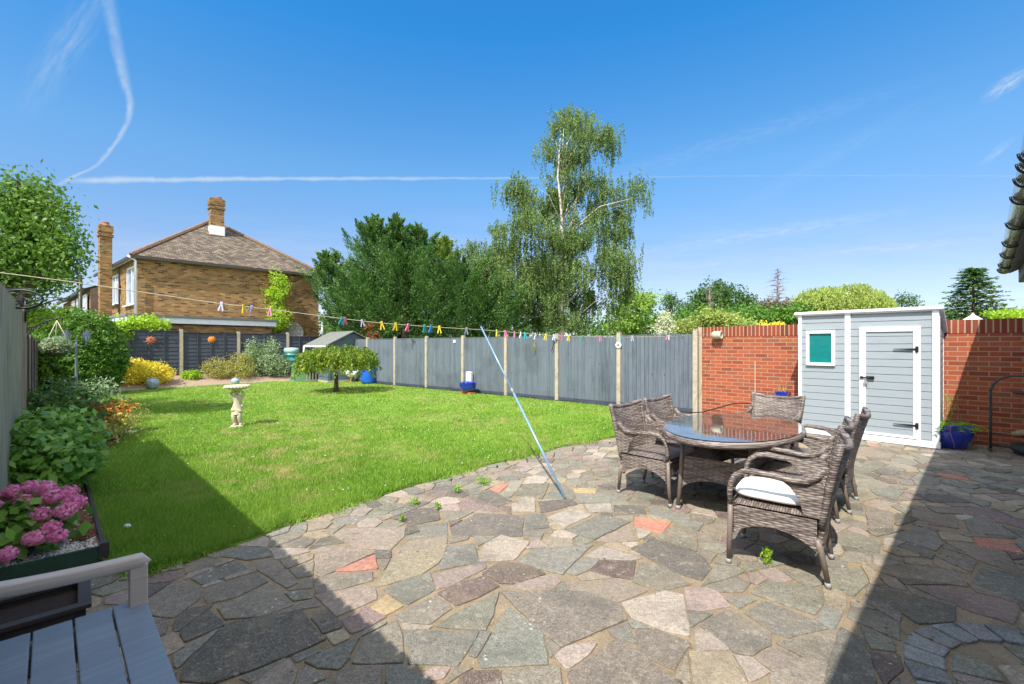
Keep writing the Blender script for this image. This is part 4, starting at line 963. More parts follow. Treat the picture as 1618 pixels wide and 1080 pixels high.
chairs = [((1.88, 3.20), 143, 'rattan chair with a white cushion on its seat, nearest the camera'),
          ((2.39, 3.87), 140, 'rattan chair tucked under the table right behind the cushioned chair'),
          ((2.98, 4.46), 137, 'rattan chair whose back stands in front of the shed door, farthest right of the set'),
          ((1.47, 4.62), -46, 'rattan chair with its side to the camera at the left end of the table'),
          ((1.98, 5.16), -46, 'rattan chair on the lawn side of the table in front of the last fence panel'),
          ((3.02, 5.42), 134+86, 'pale lit rattan chair facing us between the table and the shed window')]
proto = make_chair(chairs[0][2])
for i, (p, a, lab) in enumerate(chairs):
    o = proto if i == 0 else copy_tree(proto)
    o.location = (p[0], p[1], .010); o.rotation_euler = (0, 0, R(a-90)); tag(o, lab, 'chair', 'rattan chairs round the table')
m = MB()
def cush(u, v):
    a = 2*math.pi*u; r = (abs(math.cos(a))**4.5+abs(math.sin(a))**4.5)**(-1/4.5); t_ = v*math.pi
    k = math.sin(t_)**.35; return (.238*r*math.cos(a)*k*(1-.04*math.sin(a)), .225*r*math.sin(a)*k, .030*math.copysign(abs(math.cos(t_))**.8, math.cos(t_)))
m.grid(cush, 40, 14)
q = m.build('cushion', M['cushion']); q.location = (*(Vector((1.88, 3.20, 0))+Vector((math.cos(R(143)), math.sin(R(143)), 0))*.035)[:2], .497); q.rotation_euler = (0, 0, R(53)); tag(q, 'white padded seat cushion lying on the nearest rattan chair', 'cushion')
tb = thing('garden_table', 'oval rattan garden table with clear glass top', 'table', (2.158, 4.433, .010), math.atan2(.66, .75)+math.pi/2-R(0))
tb.rotation_euler = (0, 0, math.atan2(.7497, .6617))
A_, B_ = .94, .58; N_ = 64
def ovl(a, b, z): return [(a*math.cos(2*math.pi*i/N_), b*math.sin(2*math.pi*i/N_), z) for i in range(N_)]
m = MB(); o1 = ovl(A_-.02, B_-.02, .70)
ring = o1+[o1[0]]; m.tube(ring, .028, 10, cap=False); g1 = m.build('rim', M['rattan'], tb)
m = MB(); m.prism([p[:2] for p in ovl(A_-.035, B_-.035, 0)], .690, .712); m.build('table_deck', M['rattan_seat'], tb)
m = MB(); m.prism([p[:2] for p in ovl(A_-.012, B_-.012, 0)], .729, .735); m.build('glass_top', M['glass'], tb)
LX, LY = .57, .30
m = MB()
for a, b in (((LX, LY), (-LX, LY)), ((-LX, LY), (-LX, -LY)), ((-LX, -LY), (LX, -LY)), ((LX, -LY), (LX, LY))):
    q = arch_panel((*a, 0), (*b, 0), .49, .20, .30, th=.02, lean=-.0); m.add(q.v, q.f)
for q in range(len(m.v)):
    v = m.v[q]; k = 1-.10*(v[2]-.2); m.v[q] = (v[0]*k, v[1]*k, v[2])
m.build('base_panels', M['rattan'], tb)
for sx in (-1, 1):
    for sy in (-1, 1):
        m = MB(); m.tube([(sx*LX*1.03, sy*LY*1.05, .03), (sx*LX*.99, sy*LY*.99, .35), (sx*LX*.95, sy*LY*.95, .70)], .019, 10); lg = m.build('leg', M['rattan_tube'], tb)
        m = MB(); m.tube([(sx*LX*1.03, sy*LY*1.05, 0), (sx*LX*1.03, sy*LY*1.05, .034)], .022, 10); m.build('foot', M['foot_grey'], lg)
# ---------------------------------------------------------------- wooden bench, trough
be = thing('garden_bench', 'wooden bench with blue grey painted seat slats and pale rounded arm', 'bench', (-1.54, 1.92, 0), ang(-LEN))
be.rotation_euler = (0, 0, ang(-LEN))
# local +x: along the bench towards the camera, +y: away from the fence
for k in range(5):
    m = MB(); m.box((.72, -.055-.112*k, .438), (1.5, .106, .022)); m.build('seat_slat', M['wood_blue'], be, .004)
def arm(u, v):
    a = 2*math.pi*v; w = .028; h = .026
    y = .015-.62*u; k = min(1, (u/.05)**.5 if u > 0 else 0); z = .625+.05*u**2-.012*(1-k)
    return (.012+w*k*math.copysign(abs(math.cos(a))**.5, math.cos(a)), y, z+h*k*math.copysign(abs(math.sin(a))**.5, math.sin(a)))
m = MB(); m.grid(arm, 20, 16); m.build('armrest', M['wood_pale'], be)
m = MB(); m.box((.015, -.03, .52), (.042, .06, .19)); m.box((.015, -.02, .21), (.05, .05, .42)); m.build('leg', M['wood_pale'], be, .006)
m = MB(); m.box((.015, -.55, .45), (.05, .05, .9)); m.build('leg', M['wood_pale'], be, .006)
m = MB(); m.box((.015, -.29, .40), (.04, .52, .05)); m.box((.72, -.02, .405), (1.5, .03, .04)); m.build('seat_rail', M['wood_blue'], be)
m = MB(); m.box((1.42, -.02, .21), (.05, .05, .42)); m.build('leg', M['wood_pale'], be, .006)
tr = thing('trough_planter', 'dark wooden trough of compost standing behind the bench arm', 'planter', (-2.15, 2.31, 0), ang(-DIR))
m = MB()
for z0, w in ((.03, 0), (.09, .004), (.15, 0), (.21, .004)): m.box((.36, .16-.0, z0+.026), (.68+w, .02, .054)); m.box((.36, -.16, z0+.026), (.68+w, .02, .054)); m.box((.02, 0, z0+.026), (.02, .30, .054)); m.box((.70, 0, z0+.026), (.02, .30, .054))
m.build('sides', M['wood_dark'], tr)
m = MB(); m.box((.36, .165, .275), (.74, .05, .022)); m.box((.36, -.165, .275), (.74, .05, .022)); m.box((.015, 0, .275), (.05, .28, .022)); m.box((.705, 0, .275), (.05, .28, .022)); m.build('rim', M['wood_dark'], tr, .004)
m = MB(); m.box((.36, 0, .22), (.66, .30, .04)); m.build('compost', M['compost_dark'], tr)
# ---------------------------------------------------------------- washing line, prop and pegs
LA, LBp = Vector((-3.95, 3.48, 2.02)), None
l0, l1 = Vector((-3.4, 3.0)), Vector((4.35, 9.72))
def line_xy(px):
    u = (px-CX)/F; d = l1-l0; t_ = (u*l0.y-l0.x)/(d.x-u*d.y); return l0+d*t_, t_
def line_pt(px, py): p, _ = line_xy(px); return Vector((p.x, p.y, EYE+(HY-py)*p.y/F))
lp = [(-60, 421), (0, 430.5), (110, 444.5), (235, 463), (345, 479), (430, 489), (540, 503), (600, 510), (680, 516), (757, 520.5), (800, 524), (850, 528.5), (900, 531), (980, 532.5), (1060, 531), (1132, 527.5)]
m = MB(); LPTS = [line_pt(*p) for p in lp]; m.tube(LPTS, .0035, 6)
m.tube([p+Vector((0, 0, -.012 if i < 9 else 0)) for i, p in enumerate(LPTS)][9:], .003, 6)
tag(m.build('washing_line', M['rope']), 'pale rope washing line strung slack from left fence to brick wall', 'washing line')
def line_y(px):
    for (a, b), (c, d) in zip(lp[:-1], lp[1:]):
        if a <= px <= c: return b+(d-b)*(px-a)/(c-a)
pegs = [(350, 'white'), (385, 'yellow'), (397, 'lilac'), (427, 'pink'), (540, 'teal'), (545, 'pink'), (572, 'lilac'), (603, 'yellow'), (625, 'yellow'), (645, 'pink'), (671, 'teal'), (681, 'blue'), (694, 'yellow'), (737, 'lilac'), (785, 'yellow'), (798, 'pink'), (813, 'pink'), (823, 'white'), (829, 'teal'), (846, 'white'), (862, 'yellow'), (875, 'white'), (887, 'pink'), (898, 'yellow'), (921, 'green'), (948, 'pink'), (982, 'teal'), (999, 'white'), (1054, 'pink'), (1057, 'white')]
def peg_mesh(mb, s):
    mb.add([(s*.0005, -.005, .016), (s*.009, -.005, .014), (s*.008, -.005, -.004), (s*.020, -.004, -.050), (s*.011, -.004, -.056), (s*.001, -.005, -.012)]+[(s*.0005, .005, .016), (s*.009, .005, .014), (s*.008, .005, -.004), (s*.020, .004, -.050), (s*.011, .004, -.056), (s*.001, .005, -.012)],
        [(0, 1, 2, 5), (11, 8, 7, 6), (5, 2, 3, 4), (10, 9, 8, 11)]+[(i, (i+1) % 6, 6+(i+1) % 6, 6+i) for i in range(6)])
cnt = {}; ordw = ['first', 'second', 'third', 'fourth', 'fifth', 'sixth', 'seventh', 'eighth']
protos = {}
for i, (px, c) in enumerate(pegs):
    p = line_pt(px, line_y(px)); k = cnt.get(c, 0); cnt[c] = k+1
    if c not in protos:
        t_ = thing('clothes_peg', 'x', 'peg'); 
        for s in (-1, 1): q = MB(); peg_mesh(q, s); q.build('prong', M['peg_'+c], t_)
        q = MB(); q.tube([(-.007, 0, -.002), (.007, 0, -.002)], .0055, 6); q.build('spring', M['foot_grey'], t_); protos[c] = t_
    else: t_ = copy_tree(protos[c])
    t_.location = p; sc = 1.12 if px < 600 else 1.3; t_.scale = (sc, sc, sc); t_.rotation_euler = (random.uniform(-.25, .25), random.uniform(-.2, .2) if px != 397 else .6, R(40)+random.uniform(-.7, .5))
    nb = pegs[i-1][1] if i else None; nx = pegs[i+1][1] if i+1 < len(pegs) else None
    where = f'next after a {nb} one' if nb else 'leftmost of all'
    tag(t_, f'{ordw[k]} {c} peg from the left on the washing line, {where}', 'peg', 'pegs on the washing line')
top = line_pt(760, 521); foot = G(893, 787, .012); foot.z = .012
pr = thing('line_prop', 'long pale blue metal prop leaning up from the patio under the washing line', 'line prop', foot)
v = top+Vector((0, 0, .04))-foot
m = MB(); m.tube([Vector((0, 0, 0)), v*.57], .0125, 10); m.build('lower_tube', M['aluminium'], pr)
m = MB(); m.tube([v*.55, v], .0095, 10); m.build('upper_tube', M['aluminium'], pr)
m = MB(); m.tube([v*.56, v*.585], .0145, 10); m.build('collar', M['foot_grey'], pr)
m = MB(); m.tube([v+Vector((-.02, 0, .03)), v, v+Vector((.02, 0, .03))], .006, 6); m.build('fork', M['black_metal'], pr)
# ---------------------------------------------------------------- ornaments on fences and wall
def on_line(px, base, d):      # point on plan line base+t*d seen at column px
    u = (px-CX)/F; t_ = (u*base.y-base.x)/(d.x-u*d.y); return base+d*t_
def at_fence(px, py, base, d, off):
    p = on_line(px, base, d); n = Vector((d.y, -d.x, 0)).normalized()
    if n.dot(-p) < 0: n = -n
    p = p+n*off; return Vector((p.x, p.y, EYE+(HY-py)*p.y/F)), n
def face_rot(n): return math.atan2(n.y, n.x)+math.pi/2      # local -y points along n
p, n = at_fence(1136, 529, WALL_L, WDIR, .0)
w = thing('insect_pot', 'rounded pale stone pot hung on its side on the red brick wall', 'pot', p, face_rot(n))
m = MB(); m.M = Matrix.Rotation(R(62), 4, 'Z') @ Matrix.Rotation(math.pi/2, 4, 'X') ; m.M = Matrix.Translation((0, -.11, 0)) @ Matrix.Rotation(R(90), 4, 'Y')
m.lathe([(.0, -.11), (.05, -.105), (.078, -.06), (.082, .0), (.078, .05), (.088, .085), (.088, .10), (.066, .10), (.06, .05), (0, .04)], 20); m.M = Matrix.Identity(4); m.build('body', M['stone'], w)
m = MB(); m.box((0, -.02, 0), (.05, .04, .05)); m.build('bracket', M['black_metal'], w)
p, n = at_fence(1193.5, 600, WALL_L, WDIR, .02)
m = MB(); m.box((0, 0, 0), (.012, .012, 1.15)); o = m.build('bamboo_cane', M['rope']); o.location = (p.x, p.y, .62); tag(o, 'thin pale upright cane against the brick wall beside the shed', 'cane')
def pot(name, label, cat, loc, prof, mtl, soil_r=None, soil_z=None, n=28, group=None):
    t_ = thing(name, label, cat, loc, 0, group); m = MB(); m.lathe(prof, n); m.build('pot', mtl, t_)
    if soil_r: m = MB(); m.lathe([(0, soil_z+.01), (soil_r*.6, soil_z+.008), (soil_r, soil_z)], 16); m.build('compost', M['soil'], t_)
    return t_
# small square blue pot hanging behind the back chair
p, n = at_fence(1240, 624, WALL_L, WDIR, .12)
t_ = thing('wall_planter', 'square bright blue pot of dried stems between brick wall and shed', 'plant pot', p, face_rot(n))
m = MB(); m.add([(-.10, -.10, .06), (.10, -.10, .06), (.10, .10, .06), (-.10, .10, .06), (-.085, -.085, -.09), (.085, -.085, -.09), (.085, .085, -.09), (-.085, .085, -.09)], [(4, 5, 1, 0), (5, 6, 2, 1), (6, 7, 3, 2), (7, 4, 0, 3), (7, 6, 5, 4)]); m.box((0, -.10, .058), (.215, .02, .025)); m.box((0, .10, .058), (.215, .02, .025)); m.box((.10, 0, .058), (.02, .18, .025)); m.box((-.10, 0, .058), (.02, .18, .025)); m.box((0, 0, .04), (.19, .19, .01)); m.box((0, .02, -.39), (.03, .03, .6)); m.build('pot', M['blue_glaze'], t_)
n_ = 60; C = rng.normal(size=(n_, 3))*[.04, .04, .05]+[0, 0, .11]; leaf_obj('dried_stems', C, np.c_[rng.normal(size=(n_, 2))*.4, np.ones(n_)], unit(n_), .10, .008, foliage('leaf_dry', sr(170, 110, 60), sr(206, 160, 100), sr(226, 196, 140)), t_)
# big blue pot with fern
L0 = G(1519, 711)
fp = pot('fern_pot', 'round cobalt blue glazed pot with green fern in the corner by the shed', 'plant pot', (L0.x-.02, L0.y+.12, .01), [(.0, 0), (.13, 0), (.15, .02), (.20, .10), (.235, .20), (.24, .27), (.225, .32), (.235, .335), (.235, .355), (.212, .355), (.205, .30), (0, .30)], M['blue_glaze'], .20, .32)
m = MB()
for a in (R(222), R(318)): m.tube([(.238*math.cos(a), .238*math.sin(a), .35), (.245*math.cos(a), .245*math.sin(a), .25), (.22*math.cos(a+.15), .22*math.sin(a+.15), .10), (.2*math.cos(a+.2), .2*math.sin(a+.2), .02)], .004, 5)
m.build('cord', M['terracotta'], fp)
def fronds(n, ln, per, h0, upz, Lf, Wf, m_, parent, name='fern', rad=.05):
    Cs = []; As = []; Ns = []; 
    for i in range(n):
        a = random.uniform(0, 2*math.pi); l = ln*random.uniform(.7, 1.15); up = upz*random.uniform(.5, 1.3)
        d = Vector((math.cos(a), math.sin(a), 0)); sd = Vector((-d.y, d.x, 0))
        for k in range(per):
            f = (k+.5)/per; p = d*(rad+l*f)+Vector((0, 0, h0+up*f-up*1.25*f*f))
            for s in (-1, 1): Cs.append(p+sd*s*Lf*.45*(1-f*.7)); As.append(sd*s+d*.5+Vector((0, 0, -.2))); Ns.append((random.gauss(0, .2), random.gauss(0, .2), 1))
    Cs = np.array(Cs); leaf_obj(name, Cs, np.array(As), np.array(Ns), Lf*rng.uniform(.6, 1.1, len(Cs)), Wf, m_, parent)
fronds(34, .30, 13, .33, .22, .075, .02, M['leaf_fern'], fp)
n_ = 260; C = np.c_[rng.normal(size=(n_, 2))*[.05, .05]+[.0, .04], .36+rng.random(n_)*.42]; leaf_obj('foliage', C, np.c_[rng.normal(size=(n_, 2))*.25, np.ones(n_)], unit(n_), .055, .007, M['leaf_spirea'], fp)  # upright seed stems rising out of the fern
# cast iron swivel stand
pg = G(1565, 713); st = thing('iron_stand', 'dark green iron stand with hooped rail and small disc in the right corner', 'garden stand', (pg.x, pg.y, .01), ang(WDIR))
m = MB(); m.tube([(0, 0, 0), (0, 0, .45), (.0, 0, .86), (.03, 0, .96), (.10, 0, 1.04), (.20, 0, 1.08), (.36, 0, 1.085), (.80, 0, 1.085)], .016, 8); m.build('hoop_rail', M['iron'], st)
m = MB(); m.tube([(.38, .12, .1), (.38, .12, 1.48)], .032, 12); m.build('upright', M['iron'], st)
m = MB(); m.lathe([(0, .82), (.14, .83), (.165, .845), (.165, .86), (.13, .865), (0, .85)], 24, (.37, .06, 0)); m.build('disc', M['iron'], st)
m = MB(); m.tube([(0, 0, .10), (.2, -.03, .09), (.45, -.02, .10), (.9, 0, .10)], .018, 8); m.tube([(0, .02, .25), (.4, .03, .24), (.9, .03, .25)], .012, 8); m.tube([(.0, .0, .02), (.0, -.12, .02)], .02, 6); m.lathe([(0, .03), (.30, .03), (.33, .06), (.33, .13), (.30, .11), (0, .08)], 28, (.52, .05, 0)); m.build('grate', M['iron'], st)
lg = thing('log_bundle', 'bundle of cut logs and bark resting on the iron stand', 'logs', (pg.x+.36*WDIR.x, pg.y+.36*WDIR.y, .27), ang(WDIR))
for k in range(4):
    m = MB(); m.tube([(-.16+.05*k, -.06+.05*k, .02+.02*(k % 2)), (.0+.04*k, -.05+.05*k, .05+.02*(k % 2)), (.24+.04*k, -.04+.05*k, .02+.02*(k % 2))], [.03, .045, .035], 9); m.build('log', M['straw'], lg)
def disc_ornament(name, label, cat, px, py, base, d, r, mt, rays=0, off=.035):
    p, n = at_fence(px, py, base, d, off); t_ = thing(name, label, cat, p, face_rot(n)); m = MB(); m.M = Matrix.Rotation(math.pi/2, 4, 'X')
    m.lathe([(0, .035), (r*.45, .03), (r*.8, .012), (r*.85, 0), (0, -.01)], 24); 
    for s in (-1, 1): m.ell((s*r*.28, r*.18, .034), (r*.10, r*.07, .012), 5, 8)
    m.ell((0, 0, .036), (r*.08, r*.16, .02), 5, 8); m.ell((0, -r*.3, .028), (r*.28, r*.06, .012), 5, 8)
    m.build('face', mt, t_)
    if rays:
        m = MB(); m.M = Matrix.Rotation(math.pi/2, 4, 'X')
        for k in range(rays):
            a = 2*math.pi*k/rays; c, s = math.cos(a), math.sin(a); q = .2*r
            m.add([(c*r*.8-s*q, s*r*.8+c*q, .0), (c*r*.8+s*q, s*r*.8-c*q, 0), (c*r*1.2, s*r*1.2, .0), (c*r*.85, s*r*.85, .018), (c*r*.8, s*r*.8, -.008)], [(0, 3, 2), (3, 1, 2), (0, 2, 4), (1, 4, 2)])
        m.build('rays', mt, t_)
    return t_
disc_ornament('sun_face', 'bright orange sun face ornament on the dark back fence', 'ornament', 334, 536, BACK0, BDIR, .13, M['orange_glaze'], 12)
disc_ornament('face_plaque', 'round terracotta face plaque on the back fence above the yellow shrub', 'ornament', 238, 537, BACK0, BDIR, .15, M['terracotta'], 9)
# right fence ornaments
p, n = at_fence(719, 539, FEN_R0, FDIR, .03); t_ = thing('hanging_plaque', 'small white square plaque hung high on the blue grey fence', 'ornament', p, face_rot(n))
m = MB(); m.box((0, 0, 0), (.10, .015, .10)); m.build('tile', M['white_plastic'], t_, .004); m = MB(); m.tube([(-.03, 0, .05), (0, 0, .08), (.03, 0, .05)], .004, 5); m.build('loop', M['hose'], t_)
p, n = at_fence(979, 545, FEN_R0, FDIR, .07); t_ = thing('flower_ornament', 'white metal flower ornament fixed to a concrete fence post', 'ornament', p, face_rot(n)); m = MB()
for k in range(8): a = k*math.pi/4; m.ell((.055*math.cos(a), 0, .055*math.sin(a)), (.028, .012, .028), 6, 8)
m.build('petals', M['white_paint'], t_); m = MB(); m.ell((0, -.01, 0), (.025, .015, .025), 6, 10); m.build('centre', M['straw'], t_)
p, n = at_fence(846, 545, FEN_R0, FDIR, .04); t_ = thing('dried_bunch', 'bunch of dried brown stems hanging from the washing line end of the fence', 'ornament', p)
n_ = 160; C = rng.normal(size=(n_, 3))*[.02, .02, .08]+[0, 0, -.07]; leaf_obj('stems', C, np.c_[rng.normal(size=(n_, 2))*.3, -np.ones(n_)], unit(n_), .06, .008, M['leaf_spirea'], t_); m = MB(); m.tube([(0, 0, .05), (0, 0, -.12)], .006, 6); m.build('string', M['rope'], t_)
for px, lab in ((655, 'curly black wire ornament on the second concrete post of the right fence'), (879, 'black wire ornament with hanging tail on a concrete post near the fence middle')):
    p, n = at_fence(px, 538, FEN_R0, FDIR, .08); t_ = thing('wire_ornament', lab, 'ornament', p, face_rot(n)); m = MB()
    m.tube([(.10*math.cos(a)*(1-a*.07), 0, .07*math.sin(a)*(1-a*.07)) for a in np.linspace(0, 11, 40)], .008, 6); m.build('scroll', M['black_metal'], t_)
    m = MB(); m.tube([(-.02, 0, -.05), (-.05, 0, -.15), (-.10 if px > 800 else -.03, 0, -.28)], .009, 6); m.build('tail', M['black_metal'], t_)
# blue bowl, white box on bricks
p = on_line(756, FEN_R0, FDIR)+Vector((-.30, -.36, 0))
t_ = pot('bowl_planter', 'low wide cobalt blue bowl standing on bricks against the right fence', 'plant pot', (p.x, p.y, .09), [(0, 0), (.14, 0), (.20, .05), (.255, .14), (.262, .22), (.25, .27), (.27, .285), (.27, .30), (.24, .30), (.235, .24), (0, .22)], M['blue_glaze'], .235, .25)
br = thing('brick_plinth', 'few red bricks laid under the blue bowl by the fence', 'bricks', (p.x, p.y, .024), ang(FDIR))
for k in range(4):
    m = MB(); m.box((-.17+.115*k, 0, .033), (.105, .22, .065)); m.build('brick', M['terracotta'], br, .004)
p = on_line(745.5, FEN_R0, FDIR)+Vector((-.07, -.12, 0)); t_ = thing('electric_box', 'white plastic weatherproof box fixed low on a fence post above the blue bowl', 'box', (p.x, p.y, .52), face_rot(Vector((-.643, -.766, 0))))
m = MB(); m.box((0, 0, 0), (.20, .12, .33)); m.build('case', M['white_plastic'], t_, .02); m = MB(); m.box((0, -.065, .01), (.16, .02, .26)); m.build('cover', M['white_plastic'], t_, .01)
m = MB(); pts = []
for k in range(60):
    f = k/59; q = FEN_R0+FDIR*(11.9*(1-f)+.05)+Vector((-.10, -.12, 0)); q = q+Vector((random.gauss(0, .012), random.gauss(0, .012), .045+.02*math.sin(k*.9))); pts.append(q)
pts += [q+Vector((0, 0, 0)) for q in [WALL_L+Vector((-.15, -.5, .12)), WALL_L+Vector((.3, -.9, .35)), WALL_L+Vector((.7, -1.4, .42)), WALL_L+Vector((1.1, -1.9, .30)), WALL_L+Vector((1.3, -2.2, .03))]]
m.tube(pts, .013, 6); tag(m.build('garden_hose', M['hose']), 'black hose lying along the foot of the right fence', 'hose')
# ---------------------------------------------------------------- lawn pieces
bb = G(375, 674, .024)
bt = thing('bird_bath', 'pale stone bird bath carried by a twisting child figure on the lawn', 'bird bath', (bb.x, bb.y, .015), R(20))
m = MB(); m.box((0, 0, .02), (.20, .20, .04)); m.build('plinth', M['stone'], bt, .01)
def figure():
    """child figure in one skinned surface: legs crossed, body twisting, arms raised to the bowl"""
    V_ = [(.0, 0, .36), (.0, .0, .43), (.012, 0, .50), (.005, 0, .555), (.012, -.005, .615), (-.04, .0, .33), (-.055, -.035, .19), (-.035, .0, .06), (.04, .0, .33), (.035, -.045, .20), (.06, -.01, .06),
          (-.065, 0, .545), (-.115, -.02, .60), (-.06, -.02, .67), (.07, 0, .54), (.115, -.02, .60), (.07, -.02, .67), (-.05, -.06, .045), (.06, -.07, .045)]
    E_ = [(0, 1), (1, 2), (2, 3), (3, 4), (0, 5), (5, 6), (6, 7), (0, 8), (8, 9), (9, 10), (3, 11), (11, 12), (12, 13), (3, 14), (14, 15), (15, 16), (7, 17), (10, 18)]
    Rr = [.075, .068, .072, .045, .052, .058, .042, .030, .058, .042, .030, .034, .026, .022, .034, .026, .022, .022, .022]
    me = bpy.data.meshes.new('figure'); me.from_pydata(V_, E_, []); me.materials.append(M['stone']); o = bpy.data.objects.new('figure', me); S.collection.objects.link(o); o.parent = bt
    k = o.modifiers.new('skin', 'SKIN')
    for i, r in enumerate(Rr): me.skin_vertices[0].data[i].radius = (r, r)
    me.skin_vertices[0].data[0].use_root = True; k.use_smooth_shade = True
    s = o.modifiers.new('sub', 'SUBSURF'); s.levels = s.render_levels = 2
    m = MB(); m.tube([(.075*math.cos(a), .062*math.sin(a)-.0, .40-.10*a/6+.02*math.sin(3*a)) for a in np.linspace(-.5, 6.3, 24)], [.022+.012*math.sin(k) for k in range(24)], 8)
    m.lathe([(.085, .24), (.075, .30), (.07, .38), (.05, .43)], 14); m.build('drapery', M['stone'], bt)
    m = MB(); m.ell((.012, -.035, .612), (.012, .012, .01), 5, 6); m.ell((-.004, -.012, .645), (.052, .05, .035), 8, 12, noise=.08); m.build('curls', M['stone'], bt)
    m = MB(); m.tube([(-.03, .045, .04), (-.04, .05, .25), (-.01, .045, .42)], [.055, .04, .035], 9); m.build('tree_stump', M['stone'], bt)
figure()
m = MB(); m.lathe([(0, .67), (.06, .67), (.075, .69), (.14, .705), (.205, .735), (.212, .76), (.205, .772), (.185, .768), (.12, .742), (0, .735)], 40)
for k in range(24): a = k*2*math.pi/24; m.ell((.207*math.cos(a), .207*math.sin(a), .742), (.018, .018, .014), 4, 6)
m.build('bowl', M['stone'], bt)
urn = [(0, 0), (.10, 0), (.12, .015), (.20, .11), (.235, .22), (.23, .31), (.19, .38), (.135, .415), (.15, .43), (.14, .44), (.115, .42), (.1, .36), (0, .3)]
def urn_at(px, py, s, lab):
    p = G(px, py, .05); t_ = pot('glazed_urn', lab, 'urn', (p.x, p.y, .05), [(r*s, z*s) for r, z in urn], M['grey_glaze'], group='grey blue urns in the back border'); 
    m = MB(); m.tube([(0, 0, .39*s), (0, 0, .47*s)], .03*s, 8); m.build('finial', M['grey_glaze'], t_); return t_
urn_at(241, 613.5, .82, 'grey blue glazed urn on the white edging below the yellow shrub')
urn_at(372, 608.5, .62, 'grey blue glazed urn seen just above the bird bath rim')
# weeping umbrella tree on the lawn
ub = G(531, 619, .024)
def umbrella_tree():
    t_ = thing('weeping_tree', 'small umbrella shaped weeping tree with flat green crown standing on the lawn', 'tree', (ub.x, ub.y, .02)); m = MB()
    k = ub.y/F; W_ = 1.30; H_ = 1.20
    m.tube([(0, 0, -.03), (.01, 0, .3), (.0, .01, .7), (.02, 0, 1.0)], [.085, .065, .06, .075], 9)
    for i in range(16):
        a = 2*math.pi*i/16+random.uniform(-.2, .2); r = random.uniform(.8, 1.15)
        m.tube([(.02, 0, .95), (.35*r*math.cos(a), .35*r*math.sin(a), 1.22), (.8*r*math.cos(a), .8*r*math.sin(a), 1.24), (1.15*r*math.cos(a), 1.15*r*math.sin(a), 1.0)], [.03, .022, .014, .006], 5)
    m.build('trunk', M['bark'], t_)
    n = 620; a = rng.random(n)*6.283; r = np.sqrt(rng.random(n))*1.22; z = 1.38-.20*(r/1.3)**2+rng.normal(size=n)*.05+.06*np.sin(a*3)
    P = np.c_[r*np.cos(a)*1.0+.05, r*np.sin(a)*.95, z]; ln = .16+.50*(r/1.3)*rng.uniform(.5, 1.2, n)
    C, A, N, L, Wd, rd = strands(P, ln, .022, .085, .055, .2); A[:, 2] *= .7
    leaf_obj('crown', C, A, N+np.array([0, 0, .5]), L, Wd, M['leaf_mulberry'], t_, rd)
umbrella_tree()
# corner shed
cs0 = Vector((-7.30, 18.1, 0)); cs = thing('wooden_shed', 'blue grey timber shed with felt gable roof in the far corner of the garden', 'shed', (cs0.x, cs0.y, .06), ang(DIR))
Wc, Lc, He, Ha = 1.98, 2.2, 1.50, 1.98
m = MB(); m.box((Wc/2, Lc/2, -.02), (Wc+.1, Lc+.1, .12)); m.build('base', M['concrete'], cs)
m = MB()
m.add([(0, 0, .04), (Wc, 0, .04), (Wc, 0, He), (Wc/2, 0, Ha), (0, 0, He), (0, Lc, .04), (Wc, Lc, .04), (Wc, Lc, He), (Wc/2, Lc, Ha), (0, Lc, He)], [(0, 1, 2, 3, 4), (9, 8, 7, 6, 5), (1, 6, 7, 2)]); m.build('walls', M['lap_shed'], cs)
m = MB(); m.M = Matrix.Translation((-.002, Lc, 0)) @ Matrix.Rotation(-math.pi/2, 4, 'Z'); nn = 10
for i in range(nn):
    z = .04+i*(He-.04)/nn; zn = z+(He-.04)/nn
    for a, b in (((0, .55), (1.55, Lc)) if .85 < (z+zn)/2 < 1.35 else ((0, Lc),)): m.add([(a, -.018, z), (b, -.018, z), (b, -.004, zn), (a, -.004, zn), (a, 0.004, z), (b, .004, z), (b, .004, zn), (a, .004, zn)], [(0, 1, 2, 3), (7, 6, 5, 4), (0, 4, 5, 1)])
m.build('side_wall', M['lap_shed'], cs)
m = MB()
for x in (.03, Wc/2, Wc-.03): m.box((x, -.018, (He if x != Wc/2 else Ha)/2), (.05, .03, (He if x != Wc/2 else Ha)-.08))
m.box((Wc/2, -.018, .72), (.8, .02, .04)); m.build('battens', M['lap_shed'], cs)
m = MB()
for sx in (0, 1):
    xe = -.16 if sx == 0 else Wc+.16; ze = He-.075; xm = Wc/2
    m.add([(xe, -.14, ze), (xm, -.14, Ha+.03), (xm, Lc+.12, Ha+.03), (xe, Lc+.12, ze), (xe, -.14, ze+.035), (xm, -.14, Ha+.07), (xm, Lc+.12, Ha+.07), (xe, Lc+.12, ze+.035)], [(0, 1, 2, 3), (4, 5, 6, 7), (0, 4, 5, 1), (3, 2, 6, 7), (0, 3, 7, 4)])
m.build('roof', M['felt'], cs)
m = MB()
m.box((-.16, Lc/2, He-.085), (.02, Lc+.26, .06)); m.build('eaves_trim', M['white_paint'], cs)
m = MB()
for y in (.60, 1.05, 1.50): m.box((-.02, y, 1.10), (.03, .05, .52))
m.box((-.02, 1.05, .86), (.03, .95, .05)); m.box((-.02, 1.05, 1.36), (.03, .95, .05)); w = m.build('window', M['white_paint'], cs)
m = MB(); m.box((-.006, 1.05, 1.11), (.008, .9, .48)); m.build('pane', M['glass_dark'], w)
m = MB(); m.tube([(-.20, Lc-.05, He-.1), (-.22, Lc-.05, .9)], .035, 8); m.build('downpipe', M['white_paint'], cs)
